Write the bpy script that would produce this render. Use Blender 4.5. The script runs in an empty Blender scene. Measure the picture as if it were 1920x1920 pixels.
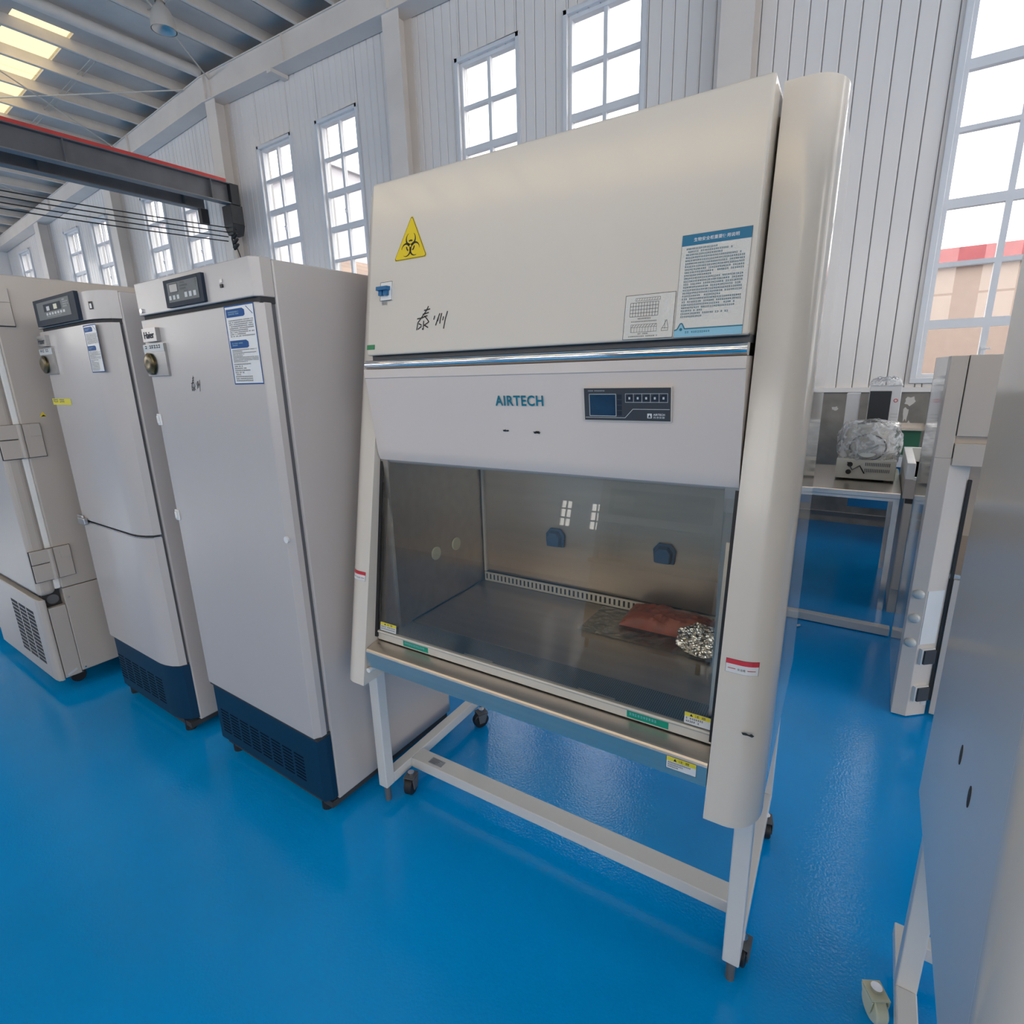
import bpy, bmesh, math, random
from mathutils import Vector, Matrix

random.seed(7)
scene = bpy.context.scene
col = scene.collection

# ------------------------------------------------------------------ camera
R_ = Vector((0.83018381, 0.55687324, -0.02621122))
U_ = Vector((-0.11791931, 0.22135763, 0.9680371))
F_ = Vector((-0.54487602, 0.80055792, -0.24943363))
cam_d = bpy.data.cameras.new('camera')
cam_d.sensor_width = 36.0
cam_d.lens = 1007.14 / 1920 * 36.0
cam_d.clip_start = 0.02
cam_d.clip_end = 300
cam = bpy.data.objects.new('camera', cam_d)
col.objects.link(cam)
m = Matrix((R_, U_, -F_)).transposed().to_4x4()
m.translation = Vector((0, 0, 1.5))
cam.matrix_world = m
scene.camera = cam

# ------------------------------------------------------------------ world / exposure
SKY = 4.7
w = bpy.data.worlds.new('overcast_sky')
scene.world = w
w.use_nodes = True
bg = w.node_tree.nodes['Background']
bg.inputs[0].default_value = (1.0, 0.94, 0.855, 1)
bg.inputs[1].default_value = SKY
scene.view_settings.view_transform = 'Standard'
scene.view_settings.look = 'None'
scene.view_settings.gamma = 1.0
scene.view_settings.use_curve_mapping = False
scene.view_settings.exposure = 0.0
scene.cycles.use_denoising = True
scene.cycles.use_adaptive_sampling = True
scene.cycles.adaptive_threshold = 0.02
scene.cycles.max_bounces = 6
scene.cycles.diffuse_bounces = 4
scene.cycles.glossy_bounces = 3
scene.cycles.transparent_max_bounces = 10
scene.cycles.transmission_bounces = 2
scene.cycles.caustics_reflective = False
scene.cycles.caustics_refractive = False
scene.cycles.sample_clamp_indirect = 6.0


def portal(loc, sx, sy, direction):
    """daylight portal in a window or skylight opening (guides the sky's own light)"""
    l = bpy.data.lights.new('daylight_portal', 'AREA')
    l.shape = 'RECTANGLE'
    l.size = sx
    l.size_y = sy
    l.cycles.is_portal = True
    o = bpy.data.objects.new('daylight_portal', l)
    o.location = loc
    o.rotation_euler = Vector(direction).to_track_quat('-Z', 'Y').to_euler()
    col.objects.link(o)


# ------------------------------------------------------------------ materials
MATS = {}


def mat(name, c, rough=0.5, metal=0.0, coat=0.0, var=0.04, vscale=6.0, bump=0.0, bscale=40.0, spec=0.5, stretch=None):
    if name in MATS:
        return MATS[name]
    m = bpy.data.materials.new(name)
    m.use_nodes = True
    nt = m.node_tree
    b = nt.nodes['Principled BSDF']
    b.inputs['Roughness'].default_value = rough
    b.inputs['Metallic'].default_value = metal
    b.inputs['Coat Weight'].default_value = coat
    b.inputs['Coat Roughness'].default_value = 0.08
    b.inputs['Specular IOR Level'].default_value = spec
    tc = nt.nodes.new('ShaderNodeTexCoord')
    mp = nt.nodes.new('ShaderNodeMapping')
    if stretch:
        mp.inputs['Scale'].default_value = stretch
    nt.links.new(tc.outputs['Object'], mp.inputs[0])
    nz = nt.nodes.new('ShaderNodeTexNoise')
    nz.inputs['Scale'].default_value = vscale
    nz.inputs['Detail'].default_value = 4
    nt.links.new(mp.outputs[0], nz.inputs['Vector'])
    rp = nt.nodes.new('ShaderNodeValToRGB')
    rp.color_ramp.elements[0].position = 0.3
    rp.color_ramp.elements[1].position = 0.7
    rp.color_ramp.elements[0].color = tuple(max(0, x * (1 - var)) for x in c) + (1,)
    rp.color_ramp.elements[1].color = tuple(min(1, x * (1 + var)) for x in c) + (1,)
    nt.links.new(nz.outputs['Fac'], rp.inputs[0])
    nt.links.new(rp.outputs[0], b.inputs['Base Color'])
    if bump:
        n2 = nt.nodes.new('ShaderNodeTexNoise')
        n2.inputs['Scale'].default_value = bscale
        n2.inputs['Detail'].default_value = 3
        nt.links.new(mp.outputs[0], n2.inputs['Vector'])
        bp = nt.nodes.new('ShaderNodeBump')
        bp.inputs['Strength'].default_value = bump
        bp.inputs['Distance'].default_value = 0.01
        nt.links.new(n2.outputs['Fac'], bp.inputs['Height'])
        nt.links.new(bp.outputs[0], b.inputs['Normal'])
    MATS[name] = m
    return m


def glassy(name, tint, refl_rough=0.0, base=0.04, power=0.5, edge=1.45):
    """thin sheet: transparent with a Fresnel reflection"""
    m = bpy.data.materials.new(name)
    m.use_nodes = True
    nt = m.node_tree
    nt.nodes.clear()
    out = nt.nodes.new('ShaderNodeOutputMaterial')
    mix = nt.nodes.new('ShaderNodeMixShader')
    tr = nt.nodes.new('ShaderNodeBsdfTransparent')
    tr.inputs[0].default_value = tuple(tint) + (1,)
    gl = nt.nodes.new('ShaderNodeBsdfGlossy')
    gl.inputs['Roughness'].default_value = refl_rough
    fr = nt.nodes.new('ShaderNodeFresnel')
    ge = nt.nodes.new('ShaderNodeNewGeometry')     # same reflectance from both sides of the sheet
    ma = nt.nodes.new('ShaderNodeMath'); ma.operation = 'MULTIPLY_ADD'
    ma.inputs[1].default_value = 1.0 / edge - edge; ma.inputs[2].default_value = edge
    nt.links.new(ge.outputs['Backfacing'], ma.inputs[0]); nt.links.new(ma.outputs[0], fr.inputs['IOR'])
    nt.links.new(fr.outputs[0], mix.inputs[0])
    nt.links.new(tr.outputs[0], mix.inputs[1])
    nt.links.new(gl.outputs[0], mix.inputs[2])
    nt.links.new(mix.outputs[0], out.inputs[0])
    MATS[name] = m
    return m, nt, mix


def M(n):
    return MATS[n]


mat('white_paint', (0.70, 0.635, 0.56), 0.22, coat=0.35, var=0.012, vscale=3)
mat('fascia_tilt_tint', (0.70, 0.615, 0.565), 0.22, coat=0.3, var=0.012, vscale=3)  # white paint again, re-tinted for the light on the down-tilted fascia
mat('gloss_white_paint', (0.70, 0.635, 0.56), 0.07, coat=0.5, var=0.012, vscale=3)
mat('side_paint', (0.74, 0.68, 0.61), 0.17, coat=0.2, var=0.012, vscale=3)
mat('grey_white_paint', (0.51, 0.47, 0.455), 0.27, coat=0.1, var=0.012, vscale=3)
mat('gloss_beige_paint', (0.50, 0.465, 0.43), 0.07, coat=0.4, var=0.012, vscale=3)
mat('beige_white_paint', (0.48, 0.425, 0.38), 0.33, coat=0.1, var=0.012, vscale=3)
mat('bench_lifted_paint', (0.66, 0.59, 0.53), 0.33, coat=0.1, var=0.012, vscale=3)  # beige brightened in colour to make up for the shadow on the bench
mat('stand_paint', (0.66, 0.645, 0.63), 0.3, coat=0.2, var=0.02)
mat('navy_plastic', (0.003, 0.032, 0.075), 0.5, var=0.05, spec=0.25)
mat('louver_black', (0.002, 0.006, 0.014), 0.7, spec=0.1)
mat('black_rubber', (0.012, 0.012, 0.014), 0.5, var=0.2)
mat('dark_gap', (0.035, 0.035, 0.038), 0.7)
mat('grey_gasket', (0.11, 0.115, 0.125), 0.6)
mat('white_gasket', (0.85, 0.84, 0.82), 0.4)
mat('chrome', (0.82, 0.82, 0.84), 0.06, metal=1.0, var=0.02)
mat('steel', (0.66, 0.61, 0.56), 0.27, metal=1.0, var=0.05, vscale=9, stretch=(0.4, 8, 8))
mat('chamber_shaded_steel', (0.42, 0.38, 0.34), 0.36, metal=1.0, var=0.06, vscale=5, stretch=(0.5, 6, 6))  # same chamber steel, shade of side walls and floor put into the colour
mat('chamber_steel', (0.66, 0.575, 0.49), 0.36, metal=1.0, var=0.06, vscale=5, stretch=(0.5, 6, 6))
mat('brushed_steel', (0.74, 0.65, 0.56), 0.34, metal=1.0, var=0.04, vscale=9, stretch=(0.4, 8, 8))
mat('cream_aluminium', (0.66, 0.61, 0.54), 0.32, var=0.03)
mat('bright_strip', (0.86, 0.80, 0.72), 0.4, var=0.03)
mat('grey_slate', (0.05, 0.055, 0.065), 0.45, var=0.03, spec=0.3)
mat('slate_frame', (0.022, 0.032, 0.05), 0.55, var=0.04, spec=0.2)
mat('slate_face', (0.12, 0.135, 0.14), 0.5, var=0.03)
mat('screen_blue', (0.006, 0.03, 0.07), 0.12, coat=0.6, var=0.3, vscale=20)
mat('screen_grey', (0.30, 0.29, 0.28), 0.25)
mat('key_grey', (0.55, 0.57, 0.58), 0.4)
mat('teal_print', (0.0, 0.16, 0.24), 0.4)
mat('teal_header', (0.0, 0.16, 0.30), 0.3)
mat('pale_teal', (0.25, 0.52, 0.66), 0.3)
mat('teal_text', (0.0, 0.13, 0.20), 0.5)
mat('ink', (0.012, 0.012, 0.012), 0.5)
mat('grey_ink', (0.16, 0.16, 0.17), 0.5)
mat('sticker_white', (0.74, 0.74, 0.74), 0.35, coat=0.1)
mat('sticker_clear', (0.70, 0.67, 0.62), 0.12, coat=0.7, bump=0.25, bscale=260)
mat('sticker_silver', (0.45, 0.45, 0.46), 0.3, metal=0.8)
mat('plate_metal', (0.30, 0.30, 0.31), 0.28, metal=1.0)
mat('sign_yellow', (0.80, 0.58, 0.01), 0.35, var=0.02)
mat('label_yellow', (0.78, 0.66, 0.03), 0.35)
mat('label_red', (0.62, 0.03, 0.05), 0.35)
mat('label_green', (0.0, 0.30, 0.19), 0.4)
mat('sticker_green', (0.03, 0.23, 0.09), 0.4)
mat('label_blue', (0.0, 0.075, 0.27), 0.5, spec=0.25)
mat('switch_blue', (0.01, 0.13, 0.30), 0.35)
mat('socket_blue', (0.02, 0.15, 0.34), 0.45)
mat('pale_cap', (0.74, 0.72, 0.52), 0.4)
mat('white_plastic', (0.78, 0.78, 0.77), 0.35)
mat('grey_cap', (0.60, 0.61, 0.58), 0.3, coat=0.3)
mat('gold_disc', (0.10, 0.075, 0.03), 0.25, metal=0.6, var=0.6, vscale=30)
mat('steel_frame_white', (0.78, 0.72, 0.67), 0.5, var=0.05, vscale=2)
mat('wall_panel_white', (0.83, 0.80, 0.785), 0.30, coat=0.15, var=0.03, vscale=1.2, bump=0.06, bscale=6, stretch=(3, 3, 0.5))
mat('dark_joint', (0.42, 0.42, 0.43), 0.7)
mat('concrete', (0.24, 0.225, 0.205), 0.85, var=0.25, vscale=5, bump=0.3, bscale=25)
mat('peel_white', (0.62, 0.60, 0.57), 0.8)
mat('pvc_white', (0.74, 0.76, 0.80), 0.35, var=0.02)
mat('roof_foil', (0.66, 0.63, 0.60), 0.42, metal=0.1, var=0.12, vscale=1.5, bump=0.25, bscale=9)
mat('purlin_paint', (0.80, 0.73, 0.66), 0.5, var=0.05)
mat('crane_grey', (0.135, 0.135, 0.145), 0.5, var=0.15, vscale=3)
mat('crane_light', (0.22, 0.215, 0.215), 0.5, var=0.1)
mat('crane_red', (0.62, 0.06, 0.05), 0.45, var=0.1)
mat('soot_black', (0.02, 0.022, 0.026), 0.6, var=0.3)
mat('cable_black', (0.02, 0.02, 0.02), 0.6)
mat('rod_white', (0.62, 0.58, 0.52), 0.4)
mat('lamp_shade_alu', (0.72, 0.66, 0.60), 0.35, metal=0.5, var=0.05)
mat('facade_pale', (0.42, 0.42, 0.46), 0.8)
mat('facade_peach', (0.30, 0.235, 0.205), 0.8, var=0.05)
mat('facade_red', (0.30, 0.075, 0.085), 0.8, var=0.1)
mat('facade_glass', (0.26, 0.27, 0.30), 0.5)
mat('asphalt', (0.16, 0.16, 0.165), 0.9, var=0.15)
mat('orange_bag', (0.44, 0.12, 0.075), 0.32, var=0.25, vscale=14, bump=0.5, bscale=22)
mat('green_print', (0.05, 0.16, 0.07), 0.4)
mat('foil', (0.80, 0.80, 0.78), 0.14, metal=1.0, var=0.05, bump=0.35, bscale=60)
mat('instrument_cream', (0.68, 0.66, 0.60), 0.4)
mat('instrument_black', (0.02, 0.022, 0.025), 0.25, coat=0.3)
mat('instrument_white', (0.76, 0.77, 0.80), 0.4)
mat('bench_beige', (0.50, 0.46, 0.42), 0.35)
mat('bench_blue', (0.01, 0.16, 0.36), 0.4)
mat('bench_green', (0.02, 0.12, 0.07), 0.5)

# floor: glossy blue epoxy with fine ripple
m = mat('blue_epoxy', (0.0, 0.315, 0.78), 0.055, coat=0.0, var=0.12, vscale=0.9, spec=0.36)
nt = m.node_tree
b = nt.nodes['Principled BSDF']
b.inputs['Coat Roughness'].default_value = 0.03
tc = [n for n in nt.nodes if n.type == 'TEX_COORD'][0]
n1 = nt.nodes.new('ShaderNodeTexNoise'); n1.inputs['Scale'].default_value = 130; n1.inputs['Detail'].default_value = 2
n2 = nt.nodes.new('ShaderNodeTexNoise'); n2.inputs['Scale'].default_value = 3.2; n2.inputs['Detail'].default_value = 2
nt.links.new(tc.outputs['Object'], n1.inputs['Vector']); nt.links.new(tc.outputs['Object'], n2.inputs['Vector'])
b1 = nt.nodes.new('ShaderNodeBump'); b1.inputs['Strength'].default_value = 0.30; b1.inputs['Distance'].default_value = 0.002
b2 = nt.nodes.new('ShaderNodeBump'); b2.inputs['Strength'].default_value = 0.10; b2.inputs['Distance'].default_value = 0.02
nt.links.new(n1.outputs['Fac'], b1.inputs['Height']); nt.links.new(n2.outputs['Fac'], b2.inputs['Height'])
nt.links.new(b1.outputs[0], b2.inputs['Normal']); nt.links.new(b2.outputs[0], b.inputs['Normal'])
nt.links.new(b1.outputs[0], b.inputs['Coat Normal'])

glassy('window_glass', (0.97, 0.98, 1.0))
glassy('sash_glass', (0.92, 0.92, 0.90), edge=1.65)
glassy('skylight_frp', (0.58, 0.54, 0.43), edge=1.2)
glassy('skylight_clear', (1.0, 0.90, 0.70), edge=1.2)  # clearer panes for the unseen strips, so they pass more daylight
# stretch film and clear bag: crumpled, partly milky
for nm, milk, tint in (('stretch_film', 0.42, (0.95, 0.96, 0.98)), ('clear_bag', 0.10, (0.88, 0.88, 0.86))):
    _, nt, mix = glassy(nm, tint, refl_rough=0.07, edge=1.6)
    out = [n for n in nt.nodes if n.type == 'OUTPUT_MATERIAL'][0]
    nz = nt.nodes.new('ShaderNodeTexNoise'); nz.inputs['Scale'].default_value = 16; nz.inputs['Detail'].default_value = 5; nz.inputs['Distortion'].default_value = 1.5
    tcn = nt.nodes.new('ShaderNodeTexCoord'); nt.links.new(tcn.outputs['Object'], nz.inputs['Vector'])
    bp = nt.nodes.new('ShaderNodeBump'); bp.inputs['Strength'].default_value = 1.0; bp.inputs['Distance'].default_value = 0.02
    nt.links.new(nz.outputs['Fac'], bp.inputs['Height'])
    gl = [n for n in nt.nodes if n.type == 'BSDF_GLOSSY'][0]; fr = [n for n in nt.nodes if n.type == 'FRESNEL'][0]
    nt.links.new(bp.outputs[0], gl.inputs['Normal']); nt.links.new(bp.outputs[0], fr.inputs['Normal'])
    df = nt.nodes.new('ShaderNodeBsdfDiffuse'); df.inputs[0].default_value = (0.85, 0.86, 0.88, 1)
    mx = nt.nodes.new('ShaderNodeMixShader')
    rp = nt.nodes.new('ShaderNodeValToRGB'); rp.color_ramp.elements[0].position = 0.42; rp.color_ramp.elements[1].position = 0.62
    rp.color_ramp.elements[0].color = (0, 0, 0, 1); rp.color_ramp.elements[1].color = (milk * 2,) * 3 + (1,)
    nt.links.new(nz.outputs['Fac'], rp.inputs[0]); nt.links.new(rp.outputs[0], mx.inputs[0])
    nt.links.new(mix.outputs[0], mx.inputs[1]); nt.links.new(df.outputs[0], mx.inputs[2])
    nt.links.new(mx.outputs[0], out.inputs[0])
# perforated steel for the intake grille
m = mat('perforated_steel', (0.16, 0.16, 0.165), 0.35, metal=0.8)
nt = m.node_tree
b = nt.nodes['Principled BSDF']
tc = [n for n in nt.nodes if n.type == 'TEX_COORD'][0]
vo = nt.nodes.new('ShaderNodeTexVoronoi'); vo.inputs['Scale'].default_value = 190; vo.inputs['Randomness'].default_value = 0.0
nt.links.new(tc.outputs['Object'], vo.inputs['Vector'])
rp = nt.nodes.new('ShaderNodeValToRGB')
rp.color_ramp.elements[0].position = 0.32; rp.color_ramp.elements[1].position = 0.42
rp.color_ramp.elements[0].color = (0.004, 0.004, 0.005, 1); rp.color_ramp.elements[1].color = (0.30, 0.31, 0.31, 1)
nt.links.new(vo.outputs['Distance'], rp.inputs[0]); nt.links.new(rp.outputs[0], b.inputs['Base Color'])


# ------------------------------------------------------------------ mesh helpers
class MB:
    """collects faces for ONE mesh object"""

    def __init__(self):
        self.v = []; self.f = []; self.mi = []; self.cur = 0

    def face(self, pts):
        n = len(self.v)
        self.v += [tuple(p) for p in pts]
        self.f.append(tuple(range(n, n + len(pts)))); self.mi.append(self.cur)
        return self

    def quads(self, pts, faces):
        n = len(self.v)
        self.v += [tuple(p) for p in pts]
        for f in faces:
            self.f.append(tuple(n + i for i in f)); self.mi.append(self.cur)
        return self

    def box(self, x0, x1, y0, y1, z0, z1):
        p = [(x0, y0, z0), (x1, y0, z0), (x1, y1, z0), (x0, y1, z0), (x0, y0, z1), (x1, y0, z1), (x1, y1, z1), (x0, y1, z1)]
        return self.quads(p, [(0, 3, 2, 1), (4, 5, 6, 7), (0, 1, 5, 4), (1, 2, 6, 5), (2, 3, 7, 6), (3, 0, 4, 7)])

    def loft(self, a, b):
        """solid between two polygons of equal count"""
        n = len(a)
        f = [(i, (i + 1) % n, n + (i + 1) % n, n + i) for i in range(n)]
        f += [tuple(range(n - 1, -1, -1)), tuple(range(n, 2 * n))]
        return self.quads(list(a) + list(b), f)

    def prism_x(self, prof, x0, x1):
        return self.loft([(x0, y, z) for y, z in prof], [(x1, y, z) for y, z in prof])

    def prism_z(self, prof, z0, z1):
        return self.loft([(x, y, z0) for x, y in prof], [(x, y, z1) for x, y in prof])

    def tube(self, path, r, n=8, cap=True):
        path = [Vector(p) for p in path]
        rings = []
        for i, p in enumerate(path):
            d = (path[min(i + 1, len(path) - 1)] - path[max(i - 1, 0)]).normalized()
            a = d.orthogonal().normalized() if i == 0 else (rings_a - d * rings_a.dot(d)).normalized()
            rings_a = a
            c = d.cross(a)
            rr = r[i] if isinstance(r, (list, tuple)) else r
            rings.append([p + (a * math.cos(t) + c * math.sin(t)) * rr for t in [2 * math.pi * k / n for k in range(n)]])
        for i in range(len(rings) - 1):
            self.quads(rings[i] + rings[i + 1], [(k, (k + 1) % n, n + (k + 1) % n, n + k) for k in range(n)])
        if cap:
            self.face(rings[0][::-1]); self.face(rings[-1])
        return self

    def cyl(self, c, axis, r, h, n=20):
        c = Vector(c); ax = {'x': Vector((1, 0, 0)), 'y': Vector((0, 1, 0)), 'z': Vector((0, 0, 1))}[axis]
        return self.tube([c, c + ax * h], r, n)

    def lathe(self, c, prof, n=24):
        """profile (r,z) about vertical axis at c"""
        for i in range(len(prof) - 1):
            r0, z0 = prof[i]; r1, z1 = prof[i + 1]
            a = [(c[0] + r0 * math.cos(t), c[1] + r0 * math.sin(t), c[2] + z0) for t in [2 * math.pi * k / n for k in range(n)]]
            b2 = [(c[0] + r1 * math.cos(t), c[1] + r1 * math.sin(t), c[2] + z1) for t in [2 * math.pi * k / n for k in range(n)]]
            self.quads(a + b2, [(k, (k + 1) % n, n + (k + 1) % n, n + k) for k in range(n)])
        return self

    def mesh(self, name):
        me = bpy.data.meshes.new(name)
        me.from_pydata(self.v, [], self.f)
        me.polygons.foreach_set('material_index', self.mi)
        return me

    def build(self, name, mats, parent=None, bevel=0.0, seg=2, smooth=None, merge=True, fix=True):
        me = self.mesh(name)
        if merge or fix:
            bm = bmesh.new(); bm.from_mesh(me)
            if merge: bmesh.ops.remove_doubles(bm, verts=bm.verts, dist=1e-6)
            if fix: bmesh.ops.recalc_face_normals(bm, faces=bm.faces)
            bm.to_mesh(me); bm.free()
        if isinstance(mats, str): mats = [mats]
        for x in mats: me.materials.append(M(x))
        if smooth:
            me.polygons.foreach_set('use_smooth', [True] * len(me.polygons))
            me.set_sharp_from_angle(angle=math.radians(smooth))
        o = bpy.data.objects.new(name, me)
        col.objects.link(o)
        o.parent = parent
        if bevel:
            bv = o.modifiers.new('bevel', 'BEVEL'); bv.width = bevel; bv.segments = seg; bv.limit_method = 'ANGLE'; bv.angle_limit = math.radians(40)
        return o


def tag(o, label=None, cat=None, group=None, kind=None):
    if label: o['label'] = label
    if cat: o['category'] = cat
    if group: o['group'] = group
    if kind: o['kind'] = kind
    return o


def thing(name, label, cat, loc=(0, 0, 0), rz=0.0, group=None):
    o = bpy.data.objects.new(name, None)
    o.empty_display_size = 0.1
    o.location = loc; o.rotation_euler = (0, 0, rz)
    col.objects.link(o)
    return tag(o, label, cat, group)


def struct(o):
    o['kind'] = 'structure'
    return o


def copy_tree(o, parent=None):
    c = o.copy(); col.objects.link(c); c.parent = parent
    for ch in list(o.children): copy_tree(ch, c)
    return c


def arc(cx, cy, r, a0, a1, n):
    return [(cx + r * math.cos(math.radians(a0 + (a1 - a0) * i / n)), cy + r * math.sin(math.radians(a0 + (a1 - a0) * i / n))) for i in range(n + 1)]


def font2d(body, size=1.0, bold=0.0, sp=1.0):
    """outline text as flat 2-D polygons"""
    c = bpy.data.curves.new('t', 'FONT'); c.body = body; c.size = size; c.offset = bold; c.resolution_u = 3; c.space_character = sp
    o = bpy.data.objects.new('t', c); col.objects.link(o)
    dg = bpy.context.evaluated_depsgraph_get()
    me = o.evaluated_get(dg).to_mesh()
    vs = [(v.co.x, v.co.y) for v in me.vertices]; fs = [tuple(p.vertices) for p in me.polygons]
    o.evaluated_get(dg).to_mesh_clear()
    bpy.data.objects.remove(o); bpy.data.curves.remove(c)
    return vs, fs


class Print:
    """flat printing in the (u,v) of a surface; layers lie a hair above one another"""

    def __init__(self, surf):
        self.s = surf; self.mb = MB(); self.lay = 0.0006

    def lift(self, t): self.lay = t; return self

    def poly(self, pts, mi):
        self.mb.cur = mi; self.mb.face([self.s(u, v, self.lay) for u, v in pts]); return self

    def rect(self, u0, u1, v0, v1, mi): return self.poly([(u0, v0), (u1, v0), (u1, v1), (u0, v1)], mi)

    def slab(self, u0, u1, v0, v1, t, mi):
        """solid plate of thickness t"""
        self.mb.cur = mi
        self.mb.loft([self.s(u, v, 0.0) for u, v in ((u0, v0), (u1, v0), (u1, v1), (u0, v1))], [self.s(u, v, t) for u, v in ((u0, v0), (u1, v0), (u1, v1), (u0, v1))])
        self.lay = t + 0.0003
        return self

    def line(self, a, b, wd, mi):
        a = Vector(a); b = Vector(b); d = (b - a).normalized(); n = Vector((-d.y, d.x)) * wd / 2
        return self.poly([a - n, b - n, b + n, a + n], mi)

    def frame(self, u0, u1, v0, v1, wd, mi):
        self.rect(u0, u1, v0, v0 + wd, mi); self.rect(u0, u1, v1 - wd, v1, mi)
        self.rect(u0, u0 + wd, v0 + wd, v1 - wd, mi); self.rect(u1 - wd, u1, v0 + wd, v1 - wd, mi); return self

    def text(self, body, u, v, h, mi, bold=0.0, align='L', width=None, sp=1.0):
        vs, fs = font2d(body, 1.0, bold, sp)
        x0 = min(p[0] for p in vs); x1 = max(p[0] for p in vs); y0 = min(p[1] for p in vs); y1 = max(p[1] for p in vs)
        k = h / (y1 - y0); kx = width / (x1 - x0) if width else k
        off = {'L': 0, 'C': (x1 - x0) * kx / 2, 'R': (x1 - x0) * kx}[align]
        self.mb.cur = mi
        self.mb.quads([self.s(u + (p[0] - x0) * kx - off, v + (p[1] - y0) * k, self.lay) for p in vs], fs)
        return self

    def lines(self, u0, u1, v1, v0, n, mi, fill=(0.35, 1.0), gw=None):
        """rows of print too small to read: rows of tiny strokes"""
        ph = (v1 - v0) / n; h = ph * 0.62
        for i in range(n):
            v = v1 - ph * i - h
            end = u0 + (u1 - u0) * (1.0 if random.random() < 0.55 else random.uniform(*fill))
            u = u0; g = gw or h * 0.9
            while u < end - g:
                if random.random() > 0.06:
                    a = random.uniform(.0, .3)
                    self.rect(u + g * .05, u + g * .9, v + h * a, v + h * (a + .22), mi)
                    self.rect(u + g * .05, u + g * .85, v + h * .72, v + h * .95, mi)
                    s = random.uniform(.2, .7)
                    self.rect(u + g * s, u + g * (s + .2), v, v + h, mi)
                u += g * 1.12
        return self

    def build(self, name, mats, parent): return self.mb.build(name, mats, parent, merge=False, fix=False)


# ------------------------------------------------------------------ STRUCTURE
XL, XR, YB, YF = -21.6, 8.0, 6.0, -10.0
RIDGE = -9.84


def purlin_z(x): return 6.31 - (0.066 * (RIDGE - x) if x < RIDGE else 0.040 * (x - RIDGE))
def soffit_z(x): return 5.95 - (0.056 * (RIDGE - x) if x < RIDGE else 0.034 * (x - RIDGE))


struct(MB().box(XL, XR, YF, YB + 0.15, -0.05, 0.0).build('floor', 'blue_epoxy'))

WIN = [(-20.62, 0.82), (-17.2, 0.82), (-15.62, 0.82), (-13.02, 0.82), (-11.50, 0.82), (-8.84, 0.82), (-7.34, 0.82), (-4.68, 0.83), (-3.20, 0.83), (0.235, 0.83), (4.0, 0.83), (5.5, 0.83)]
WZ0, WZ1 = 1.37, 5.12
PB = 1.28   # bottom of the cladding

# wall with openings: solid backing
mb = MB()
xs = [XL]
for x, wd in WIN:
    mb.box(xs[-1], x, 6.02, 6.16, 0, 6.9)
    mb.box(x, x + wd, 6.02, 6.16, 0, WZ0); mb.box(x, x + wd, 6.02, 6.16, WZ1, 6.9)
    xs.append(x + wd)
mb.box(xs[-1], XR, 6.02, 6.16, 0, 6.9)
wall = struct(mb.build('wall_back', 'dark_joint'))
MB().box(XL, XR, 5.99, 6.02, 0, PB - 0.03).build('plinth', 'concrete', wall)
MB().box(XL, XR, 5.955, 6.02, PB - 0.03, PB + 0.012).build('base_flashing', 'wall_panel_white', wall, bevel=0.004)
for px, pz, sx, sz in ((0.22, 1.17, 0.05, 0.05), (0.20, 1.06, 0.02, 0.07), (0.23, 0.95, 0.03, 0.05), (0.19, 0.9, 0.02, 0.03), (-0.35, 1.1, 0.03, 0.02)):
    mb = MB(); pts = []
    for k in range(12):
        t = k / 12 * 2 * math.pi; q = random.uniform(.6, 1.2)
        pts.append((px + sx * q * math.cos(t), pz + sz * q * math.sin(t)))
    mb.loft([(u, 5.9895, v) for u, v in pts], [(u, 5.991, v) for u, v in pts]).build('peeled_paint', 'peel_white', wall)

PITCH = 0.13
plank_cache = {}


def plank(x0, x1, z0, z1):
    wd, h = round(x1 - x0, 4), round(z1 - z0, 4)
    if wd < 0.012 or h < 0.02: return
    key = (wd, h)
    if key not in plank_cache:
        g = 0.0035
        prof = [(g, 6.02), (g, 6.004), (g + .004, 6.0), (wd - g - .010, 6.0), (wd - g - .006, 6.005), (wd - g - .003, 6.005), (wd - g, 6.008), (wd - g, 6.02)]
        if wd < 0.05: prof = [(g, 6.02), (g, 6.0), (wd - g, 6.0), (wd - g, 6.02)]
        me = MB().prism_z(prof, 0, h).mesh('wall_panel')
        bm = bmesh.new(); bm.from_mesh(me); bmesh.ops.recalc_face_normals(bm, faces=bm.faces); bm.to_mesh(me); bm.free()
        me.materials.append(M('wall_panel_white')); plank_cache[key] = me
    o = bpy.data.objects.new('wall_panel', plank_cache[key]); col.objects.link(o)
    o.location = (x0, 0, z0); o.parent = wall


def plank_range(xa, xb, emit):
    n = int(round((xb - xa) / PITCH))
    for i in range(n):
        a = xa + i * PITCH; b_ = a + PITCH
        cuts = [a, b_]
        for wx, wd in WIN:
            for e in (wx, wx + wd):
                if a + 1e-4 < e < b_ - 1e-4: cuts.append(e)
        cuts.sort()
        for c, d in zip(cuts, cuts[1:]):
            mid = (c + d) / 2
            if any(wx < mid < wx + wd for wx, wd in WIN):
                emit(c, d, WZ1, 5.95); emit(c, d, PB + .012, WZ0)
            else:
                emit(c, d, PB + .012, 5.95)


plank_range(-10.115, 2.105, plank)
far = MB()
def far_emit(a, b_, z0, z1):
    if b_ - a > 0.015: far.box(a + .004, b_ - .004, 6.0, 6.02, z0, z1)
plank_range(-21.555, -10.115, far_emit); plank_range(2.105, 7.955, far_emit)
tag(far.build('far_wall_panels', 'wall_panel_white', wall, fix=False), kind='stuff')

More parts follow.
